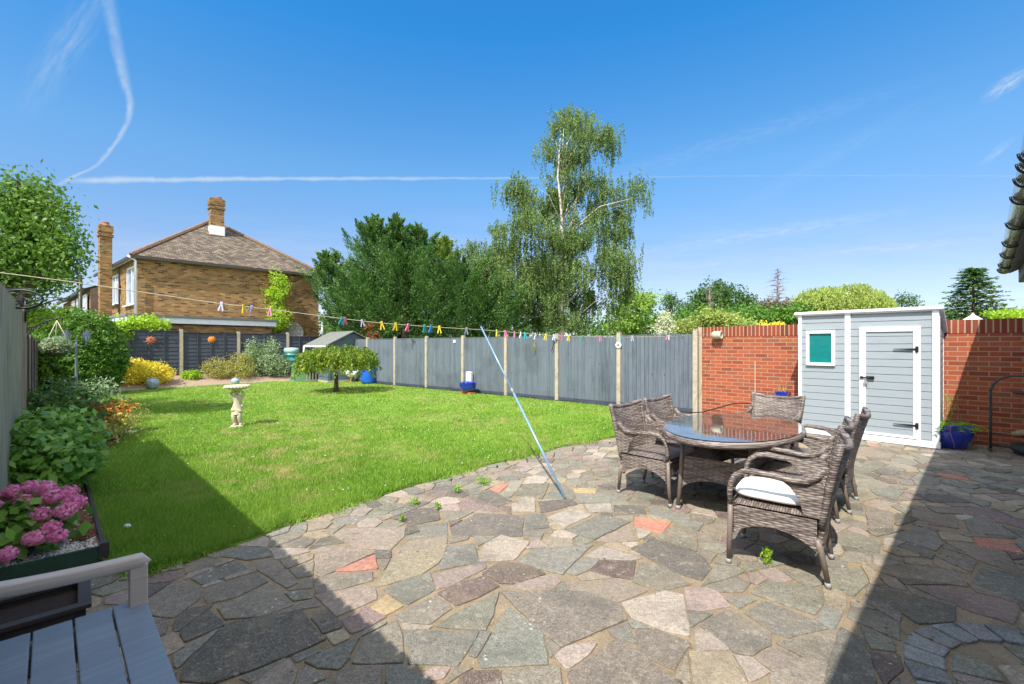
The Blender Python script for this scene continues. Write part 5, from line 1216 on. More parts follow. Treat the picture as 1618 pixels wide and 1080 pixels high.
# water butt
p = G(459, 601); wb = thing('water_butt', 'teal ribbed plastic water butt on a stand beside the corner shed', 'water butt', (p.x-.1, p.y+.3, .02))
m = MB(); m.lathe([(.26, .50), (.29, .60), (.31, .62), (.31, .65), (.30, .67), (.325, .80), (.345, .82), (.345, .86), (.325, .88), (.31, 1.05), (.335, 1.06), (.335, 1.09), (.31, 1.10), (.29, 1.18)], 26); m.build('barrel', M['teal_plastic'], wb)
m = MB(); m.lathe([(.30, 1.17), (.315, 1.18), (.31, 1.30), (.27, 1.38), (0, 1.40)], 26); m.build('lid', M['lid_pale'], wb)
m = MB(); m.lathe([(.24, .0), (.22, .1), (.24, .48), (.28, .50)], 20); m.build('stand', M['hose'], wb)
m = MB(); m.tube([(-.05, -.30, .66), (-.05, -.38, .66), (-.05, -.38, .61)], .015, 6); m.build('tap', M['hose'], wb)
p = G(475.5, 603); t_ = thing('compost_bin', 'pale green square plastic bin between water butt and weeping tree', 'bin', (p.x, p.y, .02), R(40))
m = MB(); m.add([(-.33, -.3, 0), (.33, -.3, 0), (.33, .3, 0), (-.33, .3, 0), (-.28, -.26, .62), (.28, -.26, .62), (.28, .26, .62), (-.28, .26, .62)], [(0, 1, 5, 4), (1, 2, 6, 5), (2, 3, 7, 6), (3, 0, 4, 7)])
for z in (.15, .33, .5): m.box((0, 0, z), (.66-z*.14, .60-z*.11, .02))
m.build('body', M['green_plastic'], t_); m = MB(); m.box((0, 0, .64), (.62, .58, .05)); m.box((0, 0, .675), (.5, .46, .03)); m.build('lid', M['green_plastic'], t_, .01)
p = G(494, 603); t_ = thing('slatted_crate', 'weathered grey slatted crate beside the green bin', 'crate', (p.x, p.y, .02), R(44)); m = MB()
for k in range(6): m.box((-.30+.12*k, -.2, .26), (.035, .03, .42)); m.box((-.30+.12*k, .2, .26), (.035, .03, .42))
m.box((0, -.2, .47), (.68, .05, .06)); m.box((0, .2, .47), (.68, .05, .06)); m.box((0, -.2, .06), (.68, .05, .06)); m.box((0, .2, .06), (.68, .05, .06)); m.build('slats', M['fence_old'], t_)
m = MB(); m.box((0, 0, .515), (.72, .5, .03)); m.build('top', M['fence_old'], t_)
def rock(px, py, r, lab, mt='stone', name='garden_stone', cat='stone'):
    p = G(px, py, .03); m = MB(); m.ell((0, 0, r[2]*.7), r, 7, 10, True, .12); o = m.build(name, M[mt]); o.location = (p.x, p.y, .02); tag(o, lab, cat)
rock(512, 602, (.14, .12, .12), 'pale rounded stone on the lawn edge in front of the corner shed')
# hen ornament
p = G(555, 603, .03); hn = thing('hen_ornament', 'white hen ornament standing before the corner shed', 'ornament', (p.x, p.y, .02), R(10)); hn.scale = (1.35, 1.35, 1.35)
m = MB(); m.ell((0, 0, .24), (.16, .10, .10), 10, 14); m.ell((-.13, 0, .34), (.05, .045, .06), 8, 10); m.tube([(-.07, 0, .26), (-.12, 0, .33)], [.07, .045], 8); m.tube([(.10, 0, .26), (.20, 0, .35), (.24, 0, .37)], [.06, .045, .01], 8); m.build('body', M['white_paint'], hn)
m = MB(); m.box((-.14, 0, .41), (.06, .012, .035)); m.add([(-.17, .01, .345), (-.17, -.01, .345), (-.17, 0, .325), (-.21, 0, .335)], [(0, 1, 3), (1, 2, 3), (2, 0, 3)]); m.build('comb_and_beak', M['orange_glaze'], hn)
for s in (-1, 1): m = MB(); m.tube([(0, s*.04, .16), (0, s*.045, .0), (-.05, s*.05, .0)], .009, 5); m.build('leg', M['orange_glaze'], hn)
# blue sack / sledge leaning at the fence corner
p = on_line(588, FEN_R0, FDIR)+Vector((-.02, -.42, 0)); t_ = thing('paddling_tub', 'bright blue plastic tub on end leaning at the corner of the right fence', 'tub', (p.x, p.y, .03), R(40)); m = MB()
m.shell(lambda u, v: ((u-.5)*.62*(1-.25*abs(2*v-1)**3), -.12*(1-(2*u-1)**2)-.05+.14*v, 1.02*v), 8, 10, (0, .03, 0)); m.build('shell', M['blue_plastic'], t_); m = MB(); m.tube([(-.3*(1-.25*abs(2*v-1)**3), -.05+.14*v, 1.02*v) for v in np.linspace(0, 1, 9)], .02, 6); m.tube([(.3*(1-.25*abs(2*v-1)**3), -.05+.14*v, 1.02*v) for v in np.linspace(0, 1, 9)], .02, 6); m.build('rim', M['blue_plastic'], t_)
# ---------------------------------------------------------------- planting
def shrub(name, lab, x, y, z, blobs, nclump, per, sig, L, Wd, m_, cat='shrub', stems=9, shell=.5, **k):
    t_ = thing(name, lab, cat, (x, y, z)); m = MB(); bl = [(a*1., b*1., c*1., *r) for a, b, c, *r in blobs]
    for i in range(stems):
        b = random.choice(bl); q = Vector(b[:3])+Vector((random.gauss(0, .4)*b[3], random.gauss(0, .4)*b[4], random.uniform(-.2, .6)*b[5])); s = Vector((random.gauss(0, .05), random.gauss(0, .05), -.02)); m.tube([s, s.lerp(q, .5)+Vector((0, 0, .04)), q], [.014, .010, .004], 5)
    m.build('stems', M['bark'], t_); crown('foliage', bl, nclump, per, sig, L, Wd, m_, t_, shell, **k); return t_
shrub('clipped_hedge', 'large rounded dark green clipped bush behind the twin lantern post', -13.2, 13.75, 0, [(0, 0, 1.22, 1.24, 1.2, 1.34), (-.2, .1, 1.5, 1.05, 1.0, 1.03), (.15, -.2, .8, 1.12, 1.1, .85)], 3600, 12, .045, .08, .05, M['leaf_hedge'], 'bush', 14, .93)
def onback(px, off): p = on_line(px, BACK0, BDIR); n_ = Vector((BDIR.y, -BDIR.x, 0)); p = p+n_*off; return p
p = onback(203, .66); shrub('golden_shrub', 'bright yellow leaved shrub in front of the dark back fence', p.x, p.y, .15, [(0, 0, .42, .80, .55, .44), (-.4, -.5, .28, .7, .5, .34), (.5, .35, .38, .60, .42, .36)], 700, 11, .07, .10, .05, M['leaf_yellow'], shell=.72)
p = onback(297, .55); shrub('young_laurel', 'small low fresh green plant by the first fence post', p.x, p.y, .22, [(0, 0, .16, .34, .28, .18)], 90, 8, .05, .14, .05, M['leaf_lime'], shell=.3)
p = onback(362, .60); shrub('spirea_shrub', 'olive green fine leaved shrub left of the silvery bush', p.x-.1, p.y, .16, [(-.35, -.4, .42, .52, .5, .48), (.30, .15, .50, .55, .5, .50), (.1, -.1, .35, .8, .6, .35)], 620, 12, .07, .06, .028, M['leaf_spirea'], shell=.6)
p = onback(409, .58); shrub('silver_shrub', 'tall loose grey green shrub against the back fence left of the water butt', p.x, p.y, .14, [(0, 0, .66, .72, .6, .75), (-.35, -.2, 1.0, .36, .36, .65), (.2, .2, 1.15, .32, .32, .55), (.6, .3, .5, .45, .4, .5)], 700, 11, .085, .085, .034, M['leaf_grey'], shell=.45)
P_ = G(128, 745)
# near border plants
shrub('leafy_shrub', 'big leaved glossy green shrub behind the pink hydrangea', -4.55, 4.40, .05, [(0, 0, .38, .50, .44, .38), (-.35, .42, .42, .42, .42, .36), (.22, -.10, .28, .32, .32, .26)], 760, 6, .06, .095, .055, M['leaf_broad'], shell=.6, up=.6, low=-.3)
shrub('leafy_shrub', 'taller green shrub with reddish shoots further along the old fence', -6.35, 6.35, .05, [(0, 0, .42, .60, .50, .42), (-.6, .7, .48, .55, .55, .45)], 420, 8, .07, .10, .045, M['leaf_oak'], shell=.5, up=.4)
shrub('feathery_shrub', 'soft blue green leafy clump below the hanging basket', -8.1, 8.15, .05, [(0, 0, .40, .65, .5, .42), (.35, .3, .5, .4, .4, .35)], 300, 9, .07, .09, .03, M['leaf_grey'], shell=.4)
fb = shrub('flowering_perennial', 'loose clump of yellow flowers and red brown foliage edging the lawn', -6.30, 7.15, .04, [(0, 0, .26, .55, .50, .24), (-.5, .6, .3, .5, .5, .26), (.32, -.45, .2, .34, .4, .18)], 330, 8, .06, .055, .022, M['leaf_spirea'], shell=.3)
n_ = 420; C = rng.normal(size=(n_, 3))*[.22, .22, .08]+[-.1, -.1, .46]; leaf_obj('red_foliage', C, unit(n_)+[0, 0, .5], unit(n_), .07, .025, M['leaf_red'], fb)
for k in range(40):
    q_ = random.choice([(0, 0), (-.5, .6), (.32, -.45), (-.3, .3)]); x, y, z = q_[0]+random.uniform(-.3, .3), q_[1]+random.uniform(-.3, .3), random.uniform(.34, .54); n_ = 14; a = rng.random(n_)*6.28
    leaf_obj('flower', np.c_[x+.018*np.cos(a), y+.018*np.sin(a), np.full(n_, z+.01)], np.c_[np.cos(a), np.sin(a), rng.normal(size=n_)*.3], np.tile([0, 0, 1.], (n_, 1))+unit(n_)*.4, .05, .025, M['petal_yellow'], fb)
# hydrangea
hy = shrub('hydrangea', 'hydrangea with pink flower heads in the white pebble bed by the bench', -3.49, 3.29, .06, [(0, 0, .18, .27, .28, .18), (-.18, .12, .20, .26, .26, .19), (.10, -.14, .16, .24, .24, .17)], 290, 5, .045, .10, .07, M['leaf_broad'], 'flowering shrub', shell=.55, up=.7, low=-.2)
for px, py in [(6, 783), (38, 792), (55, 797), (22, 776), (107, 778), (104, 806), (48, 769), (72, 770), (84, 783), (50, 822), (82, 832), (92, 846), (54, 850), (10, 876), (30, 835), (-8, 822), (-20, 850), (118, 793), (66, 812), (-12, 800)]:
    q = Q(px, py, 3.30-(py-765)*.0038+random.uniform(-.04, .04))-Vector((-3.49, 3.29, .06)); n_ = 190; d = unit(n_); r = random.uniform(.05, .066)
    if px == 30: r = .04
    leaf_obj('flower_head', np.array(q)+d*[r, r, r*.8]*rng.uniform(.75, 1.08, (n_, 1)), np.cross(d, unit(n_)), d+unit(n_)*.8, .026, .020, M['petal_pink'], hy)
p = Vector((-5.05, 4.75, 0)); m = MB(); m.lathe([(0, 0), (.12, 0), (.15, .22), (.17, .25), (.16, .26), (.13, .2), (0, .2)], 20); o = m.build('plant_pot', M['blue_glaze']); o.location = (-4.98, 4.66, .22); tag(o, 'dark blue pot half hidden in the leaves against the old fence', 'plant pot')
m = MB(); m.box((0, 0, .012), (.36, .22, .03), R(30)); o = m.build('stepping_stone', M['stone'], None, .006); q = G(203, 686); o.location = (q.x-.08, q.y, .02); tag(o, 'flat grey stone at the lawn edge below the yellow flowers', 'stone')
m = MB(); m.ell((0, 0, 0), (.028, .022, .014), 5, 8, True, .2); o = m.build('litter', M['white_paint']); q = G(202, 842); o.location = (q.x, q.y, .06); tag(o, 'small white scrap lying on the shaded lawn', 'litter')
def weed(px, py, s, lab):
    q = G(px, py); t_ = thing('weed', lab, 'weed', (q.x, q.y, .008), 0, 'weeds between the paving'); n_ = int(110*s*10); C = rng.normal(size=(n_, 3))*[.05*s*10*.4, .05*s*10*.4, .01]+[0, 0, .02]; C[:, 2] = np.abs(C[:, 2])+rng.random(n_)*.04
    leaf_obj('leaves', C, unit(n_)+[0, 0, .3], unit(n_)+[0, 0, .8], .022, .012, M['leaf_fern'], t_)
weed(765, 766, .2, 'largest flat green weed beside the salmon paving stone near the lawn'); weed(723, 779, .12, 'weed in the paving joint left of the largest one'); weed(656, 799, .09, 'round leaved weed by itself near the lawn edge'); weed(692, 806, .07, 'small faint weed right of the round leaved one'); weed(635, 826, .06, 'tiny weed on the edge of a dark slab')
q = G(1212, 893); t_ = thing('weed', 'upright fresh green weed under the cushioned rattan chair', 'weed', (q.x, q.y, .008)); n_ = 90; C = np.c_[rng.normal(size=(n_, 2))*.018, rng.random(n_)*.11]; leaf_obj('leaves', C, unit(n_)+[0, 0, .7], unit(n_), .035, .009, M['leaf_lime'], t_)
# ---------------------------------------------------------------- lamp post, brackets, basket
lpb = Vector((-8.52, 8.9, .04)); lt = thing('lamp_post', 'grey twin lantern lamp post in front of the clipped bush', 'lamp post', lpb, R(30))
m = MB(); m.lathe([(.09, 0), (.08, .05), (.035, .10), (.03, .5), (.04, .52), (.025, .56), (.022, 1.45), (.035, 1.47), (.02, 1.5), (.015, 1.62), (0, 1.65)], 12); m.build('post', M['lamp_grey'], lt)
for s in (-1, 1):
    m = MB(); m.tube([(0, 0, 1.50), (s*.06, 0, 1.46), (s*.13, 0, 1.47), (s*.15, 0, 1.53)], .012, 6); a = m.build('arm', M['lamp_grey'], lt)
    m = MB(); c = (s*.15, 0, 1.53); m.lathe([(0, .0), (.025, .005), (.03, .02)], 6, c, False); m.lathe([(.075, .15), (.068, .17), (.035, .22), (.012, .24), (.012, .26), (0, .28)], 6, c, False)
    for k in range(6): g = k*math.pi/3; m.tube([(c[0]+.03*math.cos(g), c[1]+.03*math.sin(g), c[2]+.02), (c[0]+.07*math.cos(g), c[1]+.07*math.sin(g), c[2]+.15)], .005, 4)
    ln = m.build('lantern', M['lamp_grey'], lt); m = MB(); m.lathe([(.026, .022), (.063, .148)], 6, c, False); m.build('glass', M['glass_pale'], ln)
def bracket(name, lab, loc, rz, L, ring):
    t_ = thing(name, lab, 'bracket', loc, rz); m = MB()
    m.tube([(0, 0, 0), (.08, 0, .02), (L*.5, 0, .10), (L*.8, 0, .15), (L, 0, .155), (L+.01, 0, .13)], .009, 6); m.tube([(0, 0, .06), (L*.3, 0, .155), (L*.8, 0, .155)], .006, 6)
    m.tube([(.0, 0, -.16), (.0, 0, .12)], .010, 6); m.build('arm', M['black_metal'], t_); m = MB()
    for k in range(3):
        c = (.05+.085*k, -.02+.045*k); r = .05-.008*k; m.tube([(c[0]+r*(1-a*.06)*math.cos(a), 0, c[1]+r*(1-a*.06)*math.sin(a)) for a in np.linspace(0, 10, 26)], .006, 5)
    m.build('scrolls', M['black_metal'], t_)
    return t_
bracket('hanging_bracket', 'black scrolled iron bracket reaching from the old fence over the basket', (-7.38, 6.92, 1.78), R(20), .42, 0)
bracket('hanging_bracket', 'larger black iron bracket at the top of the near fence end', (-6.2, 5.8, 1.98), R(20), .46, 0)
gt = thing('iron_rosette', 'oval black iron rosette ornament on top of the near old fence', 'ornament', (-5.12, 4.74, 2.0), R(15)); m = MB()
m.tube([(.19*math.cos(a), 0, .095*math.sin(a)) for a in np.linspace(0, 6.283, 30)], .011, 6)
for k in range(4):
    g = R(45)+k*math.pi/2; m.tube([(.085*math.cos(g)*1.1+.052*math.cos(a), 0, .045*math.sin(g)*1.1+.030*math.sin(a)) for a in np.linspace(0, 6.283, 18)], .006, 5)
m.build('ring', M['black_metal'], gt); m = MB(); m.box((.0, 0, .0), (.05, .02, .03)); m.tube([(-.2, .01, .11), (.3, .01, .10)], .006, 5); m.build('rod', M['black_metal'], gt)
bk_ = Vector((-6.98, 6.98, 1.50)); hb = thing('hanging_basket', 'round moss hanging basket of grey green foliage beside the old fence', 'hanging basket', bk_)
m = MB(); m.lathe([(0, -.17), (.10, -.145), (.16, -.07), (.18, .0), (.15, .03), (0, .05)], 20); m.build('moss_basket', M['moss'], hb)
m = MB(); 
for k in range(3): a = k*2.09+.4; m.tube([(.16*math.cos(a), .16*math.sin(a), .02), (0, 0, .40)], .005, 5)
m.build('hanger', M['rope'], hb); n_ = 1300; C = unit(n_)*[.19, .19, .15]*rng.uniform(.85, 1.08, (n_, 1)); C[:, 2] = np.maximum(C[:, 2], -.10); leaf_obj('foliage', C, unit(n_), unit(n_), .035, .018, M['leaf_grey'], hb)
# ---------------------------------------------------------------- neighbour's house
hA, hB = Vector((-15.5, 18.83, 0)), Vector((-10.2, 24.0, 0)); hn_ = Vector((-.77, .64, 0)); hD_ = 7.8
hC, hDd = hA+hn_*hD_, hB+hn_*hD_; EV = 5.18
nb = thing('brick_house', 'yellow brown brick house with hipped tile roof beyond the back fence', 'house', (0, 0, 0))
def wall_part(a, b, z0, z1, name, m_, parent, holes=(), out=None, th=.25):
    """wall from a to b (outside on the left normal 'out'), with rectangular openings (u0,u1,z0,z1)"""
    d = (b-a); L = d.length; d.normalize(); o_ = out
    t_ = bpy.data.meshes.new(name); m = MB(); us = sorted({0, L, *[h[0] for h in holes], *[h[1] for h in holes]}); zs = sorted({z0, z1, *[h[2] for h in holes], *[h[3] for h in holes]})
    for u0, u1 in zip(us[:-1], us[1:]):
        for a0, a1 in zip(zs[:-1], zs[1:]):
            if any(h[0] <= (u0+u1)/2 <= h[1] and h[2] <= (a0+a1)/2 <= h[3] for h in holes): continue
            m.add([(u0, 0, a0), (u1, 0, a0), (u1, 0, a1), (u0, 0, a1)], [(0, 1, 2, 3)])
    for h in holes:
        m.add([(h[0], 0, h[2]), (h[1], 0, h[2]), (h[1], .1, h[2]), (h[0], .1, h[2])], [(0, 1, 2, 3)]); m.add([(h[0], 0, h[2]), (h[0], 0, h[3]), (h[0], .1, h[3]), (h[0], .1, h[2])], [(0, 1, 2, 3)]); m.add([(h[1], 0, h[2]), (h[1], 0, h[3]), (h[1], .1, h[3]), (h[1], .1, h[2])], [(0, 1, 2, 3)]); m.add([(h[0], 0, h[3]), (h[1], 0, h[3]), (h[1], .1, h[3]), (h[0], .1, h[3])], [(0, 1, 2, 3)])
    o = m.build(name, m_, parent); o.location = a; o.rotation_euler = (0, 0, ang(d)); return o
def window_at(parent, wall, u0, u1, z0, z1, bars=1, name='window'):
    m = MB(); w = .07; y = .05
    m.box(((u0+u1)/2, y, z0+w/2), (u1-u0, .06, w)); m.box(((u0+u1)/2, y, z1-w/2), (u1-u0, .06, w)); m.box((u0+w/2, y, (z0+z1)/2), (w, .06, z1-z0-2*w)); m.box((u1-w/2, y, (z0+z1)/2), (w, .06, z1-z0-2*w))
    for k in range(bars): m.box((u0+(u1-u0)*(k+1)/(bars+1), y, (z0+z1)/2), (.08, .055, z1-z0-2*w))
    if bars: m.box((u0+(u1-u0)*.8, y-.002, z0+(z1-z0)*.68), ((u1-u0)*.28, .05, .06))
    o = m.build(name, M['white_paint'], parent); o.location = wall.location; o.rotation_euler = wall.rotation_euler
    m = MB(); m.box(((u0+u1)/2, y+.015, (z0+z1)/2), (u1-u0-.1, .01, z1-z0-.1)); m.build('pane', M['glass_pale'], o)
    m = MB(); m.box(((u0+u1)/2, -.04, z0-.03), (u1-u0+.16, .16, .05)); m.build('sill', M['white_paint'], o)
fw = wall_part(hA, hB, 0, EV, 'front_wall', M['brick_stock'], nb)
# left wall runs from C to A so that its outside faces the camera side
def uC(px): p = on_line(px, hC, (hA-hC)); return (p-hC).length
hol = []
lw_h = [(uC(176), uC(187), 3.45, 4.85), (uC(199), uC(215), 3.25, 4.9)]
lw = wall_part(hC, hA, 0, EV, 'side_wall', M['brick_stock'], nb, lw_h)
window_at(nb, lw, *lw_h[0]); window_at(nb, lw, *lw_h[1])
m = MB(); m.add([(*hB[:2], 0), (*hDd[:2], 0), (*hDd[:2], EV), (*hB[:2], EV), (*hC[:2], 0), (*hC[:2], EV)], [(0, 1, 2, 3), (1, 4, 5, 2)]); m.build('rear_wall', M['brick_stock'], nb)
# roof
ov = .24; dF = (hB-hA).normalized(); oA = hA-dF*ov-hn_*ov; oB = hB+dF*ov-hn_*ov; oC = hC-dF*ov+hn_*ov; oD = hDd+dF*ov+hn_*ov
HR = 8.0; W2 = (oB-oA).length/2; mid = (oA+oB)/2; r1 = mid+hn_*3.9; r2 = mid+hn_*(hD_+2*ov-3.9+.2)
def roof_faces(name, faces, parent, m_, z):
    vs = []; fs = []; uv = []
    for f in faces:
        b = len(vs); n = (f[1]-f[0]).cross(f[2]-f[0]).normalized(); h = Vector((0, 0, 1)).cross(n).normalized(); up = n.cross(h)
        for p in f: vs.append(p); uv.append((p.dot(h), p.dot(up)))
        fs.append(tuple(range(b, b+len(f))))
    me = bpy.data.meshes.new(name); me.from_pydata([tuple(v) for v in vs], [], fs); l = me.uv_layers.new(name='UVMap')
    for lp_ in me.loops: l.data[lp_.index].uv = uv[lp_.vertex_index]
    me.materials.append(m_); o = bpy.data.objects.new(name, me); S.collection.objects.link(o); o.parent = parent; return o
z3 = lambda p, z: Vector((p.x, p.y, z)); E0 = EV+.02
rf_ = roof_faces('roof', [[z3(oA, E0), z3(oB, E0), z3(r1, HR)], [z3(oB, E0), z3(oD, E0), z3(r2, HR), z3(r1, HR)], [z3(oD, E0), z3(oC, E0), z3(r2, HR)], [z3(oC, E0), z3(oA, E0), z3(r1, HR), z3(r2, HR)]], nb, M['tiles'], 0)
m = MB()
for a, b in ((oA, r1), (oB, r1)):
    P0, P1 = z3(a, E0), z3(b, HR); K = 34
    for k in range(K): p = P0.lerp(P1, k/K); q = P0.lerp(P1, (k+.96)/K); m.tube([p, q+Vector((0, 0, .03))], [.085, .10], 6, smooth=False)
m.build('hip_tiles', M['tiles_plain'] if 'tiles_plain' in M else plain('hip_tile', sr(122, 100, 84), .9, .2, 4, .4), nb)
m = MB(); m.add([(*p[:2], EV-.02) for p in (oA, oB, oD, oC)], [(0, 1, 2, 3)]); m.build('soffit', M['white_paint'], nb)
m = MB(); K = z3
for a, b in ((oA, oB), (oC, oA)): wall_box(m, a, b, EV-.10, EV+.03, .06)
m.build('gutter', M['gutter_dark'], nb)
def chimney(c, w, d, z0, z1, rz, parent, name='chimney'):
    m = MB(); m.box((0, 0, (z0+z1)/2), (w, d, z1-z0)); m.box((0, 0, z1-.38), (w+.10, d+.10, .10)); m.box((0, 0, z1-.08), (w+.08, d+.08, .30)); m.box((0, 0, z1+.09), (w-.1, d-.1, .05))
    o = m.build(name, M['brick_stock'], parent); o.location = (c[0], c[1], 0); o.rotation_euler = (0, 0, rz)
    m = MB(); m.lathe([(.15, z1+.08), (.13, z1+.1), (.12, z1+.2), (.14, z1+.22), (.10, z1+.22)], 14, (.1, 0, 0)); m.build('chimney_pot', M['terracotta'], o); return o
c1 = Q(342, 350, 22.9); chimney(c1, .58, .5, 6.9, 8.75, R(44), nb)
m = MB(); m.box((c1.x, c1.y, 7.24), (.62, .54, .46), R(44)); m.build('lead_flashing', M['white_paint'], nb)
c2 = on_line(189, hC, (hA-hC))+Vector((-.35, -.35, 0)); chimney(c2, .46, .42, 0, 6.85, R(-40), nb)
for px, zz in ((218.5, (.8, 5.0)), (173, (.6, 5.0))):
    p = on_line(px, hC, (hA-hC))+Vector((-.06, -.07, 0)); m = MB(); m.tube([(p.x, p.y, zz[0]), (p.x, p.y, zz[1]), (p.x-.15, p.y-.2, EV-.02)], .045, 8); m.build('downpipe', M['white_paint'] if px > 200 else M['gutter_dark'], nb)
p = on_line(509, hA, (hB-hA)); m = MB(); m.tube([(p.x+.05, p.y-.1, .3), (p.x+.05, p.y-.1, 3.4)], .055, 8); m.build('downpipe', M['white_paint'], nb)
p = on_line(191, hC, (hA-hC))+Vector((-.1, -.1, 0)); m = MB(); m.box((p.x, p.y, 4.25), (.22, .12, .30), R(-40)); m.build('alarm_box', M['white_plastic'], nb, .03)
p = on_line(469, hA, (hB-hA)); q = Q(462, 525, p.y-.35); m = MB(); m.M = Matrix.Translation(q) @ Matrix.Rotation(R(35), 4, 'Z') @ Matrix.Rotation(R(80), 4, 'X'); m.lathe([(0, -.06), (.2, -.04), (.42, .02), (.50, .06), (.52, .06), (.44, .0), (.2, -.06)], 30); m.M = Matrix.Identity(4); m.tube([q, q+Vector((-.3, .5, -.2)), q+Vector((-.4, .9, -.3))], .03, 6); m.build('satellite_dish', M['foot_grey'], nb)
# flat roofed garage against the back fence
gA, gB = Vector((-14.25, 16.85, 0)), Vector((-10.95, 21.1, 0)); gd = (gB-gA).normalized(); gn = Vector((-gd.y, gd.x, 0))
ga = thing('garage', 'flat roofed brick garage with pale blue fascia just behind the back fence', 'garage', gA, ang(gd)); GL = (gB-gA).length
m = MB(); m.box((GL/2, 1.4, 1.17), (GL-.3, 2.6, 2.34)); m.build('wall', M['brick_stock'], ga)
m = MB(); m.box((GL/2, -.01, 2.49), (GL, .03, .22)); m.box((-.005, 1.4, 2.49), (.03, 2.8, .22)); m.build('fascia', M['fascia_pale'], ga)
m = MB(); m.box((GL/2+.02, 1.4, 2.65), (GL+.16, 2.95, .09)); m.build('flat_roof', M['felt'], ga)
# second house far left
h2 = thing('brick_house', 'distant terraced house with white bay windows at the left end of the row', 'house', (0, 0, 0)); a2, b2 = Q(143, 500, 29.0), Q(100, 500, 40.0); a2.z = b2.z = 0
d2 = b2-a2; L2 = d2.length
w2 = wall_part(b2, a2, 0, 5.1, 'wall', M['brick_stock'], h2)
m = MB(); k = (a2-b2).normalized(); nn_ = Vector((k.y, -k.x, 0)); m.add([z3(a2, 5.1)+nn_*.35, z3(b2, 5.1)+nn_*.35, z3(b2, 6.9)-nn_*4, z3(a2, 6.9)-nn_*4], [(0, 1, 2, 3)]); m.add([z3(a2, 0), z3(a2, 5.1), z3(a2, 6.9)-nn_*4, z3(a2, 0)-nn_*4], [(0, 1, 2, 3)]); m.build('roof', plain('roof_far', sr(110, 86, 78), .9, .2, 3, .3), h2)
for i, (u0, u1) in enumerate([(L2-2.6, L2-.5), (L2-5.6, L2-3.6), (L2-8.6, L2-6.8)]):
    window_at(h2, w2, u0, u1, 3.4, 4.8, 1)
for o in h2.children:
    if o.name.startswith('window'): o.location = w2.location+Vector((0, 0, 0))+nn_*.18
m = MB(); wall_box(m, a2+nn_*.36, b2+nn_*.36, 5.0, 5.15, .1); m.build('gutter', M['gutter_dark'], h2)
hw = thing('white_cottage', 'small pale gabled house far off between the tree and the brick row', 'house', Q(109, 488, 55)*1.0); hw.location.z = 0
m = MB(); m.box((0, 2, 2.2), (4.6, 4, 4.4)); m.build('wall', M['white_paint'], hw); m = MB(); m.add([(-2.5, -.2, 4.4), (2.5, -.2, 4.4), (0, -.2, 6.0), (-2.5, 4.2, 4.4), (2.5, 4.2, 4.4), (0, 4.2, 6.0)], [(0, 1, 2), (3, 5, 4), (0, 2, 5, 3), (1, 4, 5, 2)]); m.build('roof', MATS['roof_far'], hw)
p = Q(127, 500, 21.5); m = MB(); m.tube([(0, 0, 0), (0, 0, EYE+(HY-434)*21.5/F)], [.09, .07], 8); o = m.build('telegraph_pole', M['gutter_dark']); o.location = (p.x, p.y, 0); tag(o, 'dark upright pole left of the brick house', 'pole')
# climber on the house wall
p = on_line(436, hA, (hB-hA))+Vector((.35, -.35, 0)); dd = p.y
tree('climbing_plant', 'light green climber growing up the brick house wall', (p.x, p.y, 0), [PB(437, 440, dd, 13, 18), PB(428, 462, dd, 14, 16), PB(445, 455, dd, 13, 22), PB(437, 485, dd, 14, 20), PB(432, 512, dd, 22, 16), PB(446, 505, dd, 14, 18)], 420, 9, .10, .11, .07, M['leaf_lime'], .05, 'climber', shell=.3)
# bushes peeping over the back fence and old fence
dd = 17.9; tree('elder_bush', 'lime green bush over the left end of the back fence', (Q(225, 520, 17.2).x, 17.2, 0), [PB(232, 512, 17.0, 26, 14), PB(205, 514, 16.4, 18, 14), PB(255, 517, 17.2, 12, 7), PB(190, 524, 16.0, 14, 16)], 260, 9, .09, .13, .08, M['leaf_lime'], .05, 'bush', shell=.3)
tree('garden_tree', 'large leafy green tree overhanging the left fence', (-10.2, 8.6, 0), [PB(-30, 350, 8.6, 80, 70), PB(30, 330, 8.4, 45, 45), PB(60, 345, 8.3, 38, 40), PB(50, 395, 8.4, 62, 38), PB(95, 400, 8.2, 34, 26), PB(10, 430, 8.6, 70, 45), PB(70, 430, 8.4, 42, 26), PB(45, 310, 8.3, 22, 24), PB(100, 370, 8.2, 20, 22), PB(85, 322, 8.2, 18, 18), PB(104, 436, 8.2, 12, 14), PB(112, 404, 8.2, 9, 7), PB(-80, 420, 9.2, 90, 80), PB(30, 285, 8.3, 10, 10), PB(62, 288, 8.3, 9, 12), PB(104, 345, 8.2, 12, 10)], 1700, 15, .15, .09, .048, M['leaf_tree'], .13, shell=.35)
tree('yellow_green_bush', 'sunlit yellow green bush just beyond the old fence', (-10.3, 9.6, 0), [PB(55, 500, 9.6, 30, 20), PB(35, 492, 9.4, 25, 16)], 160, 9, .08, .09, .05, M['leaf_lime'], .05, 'bush', shell=.3)
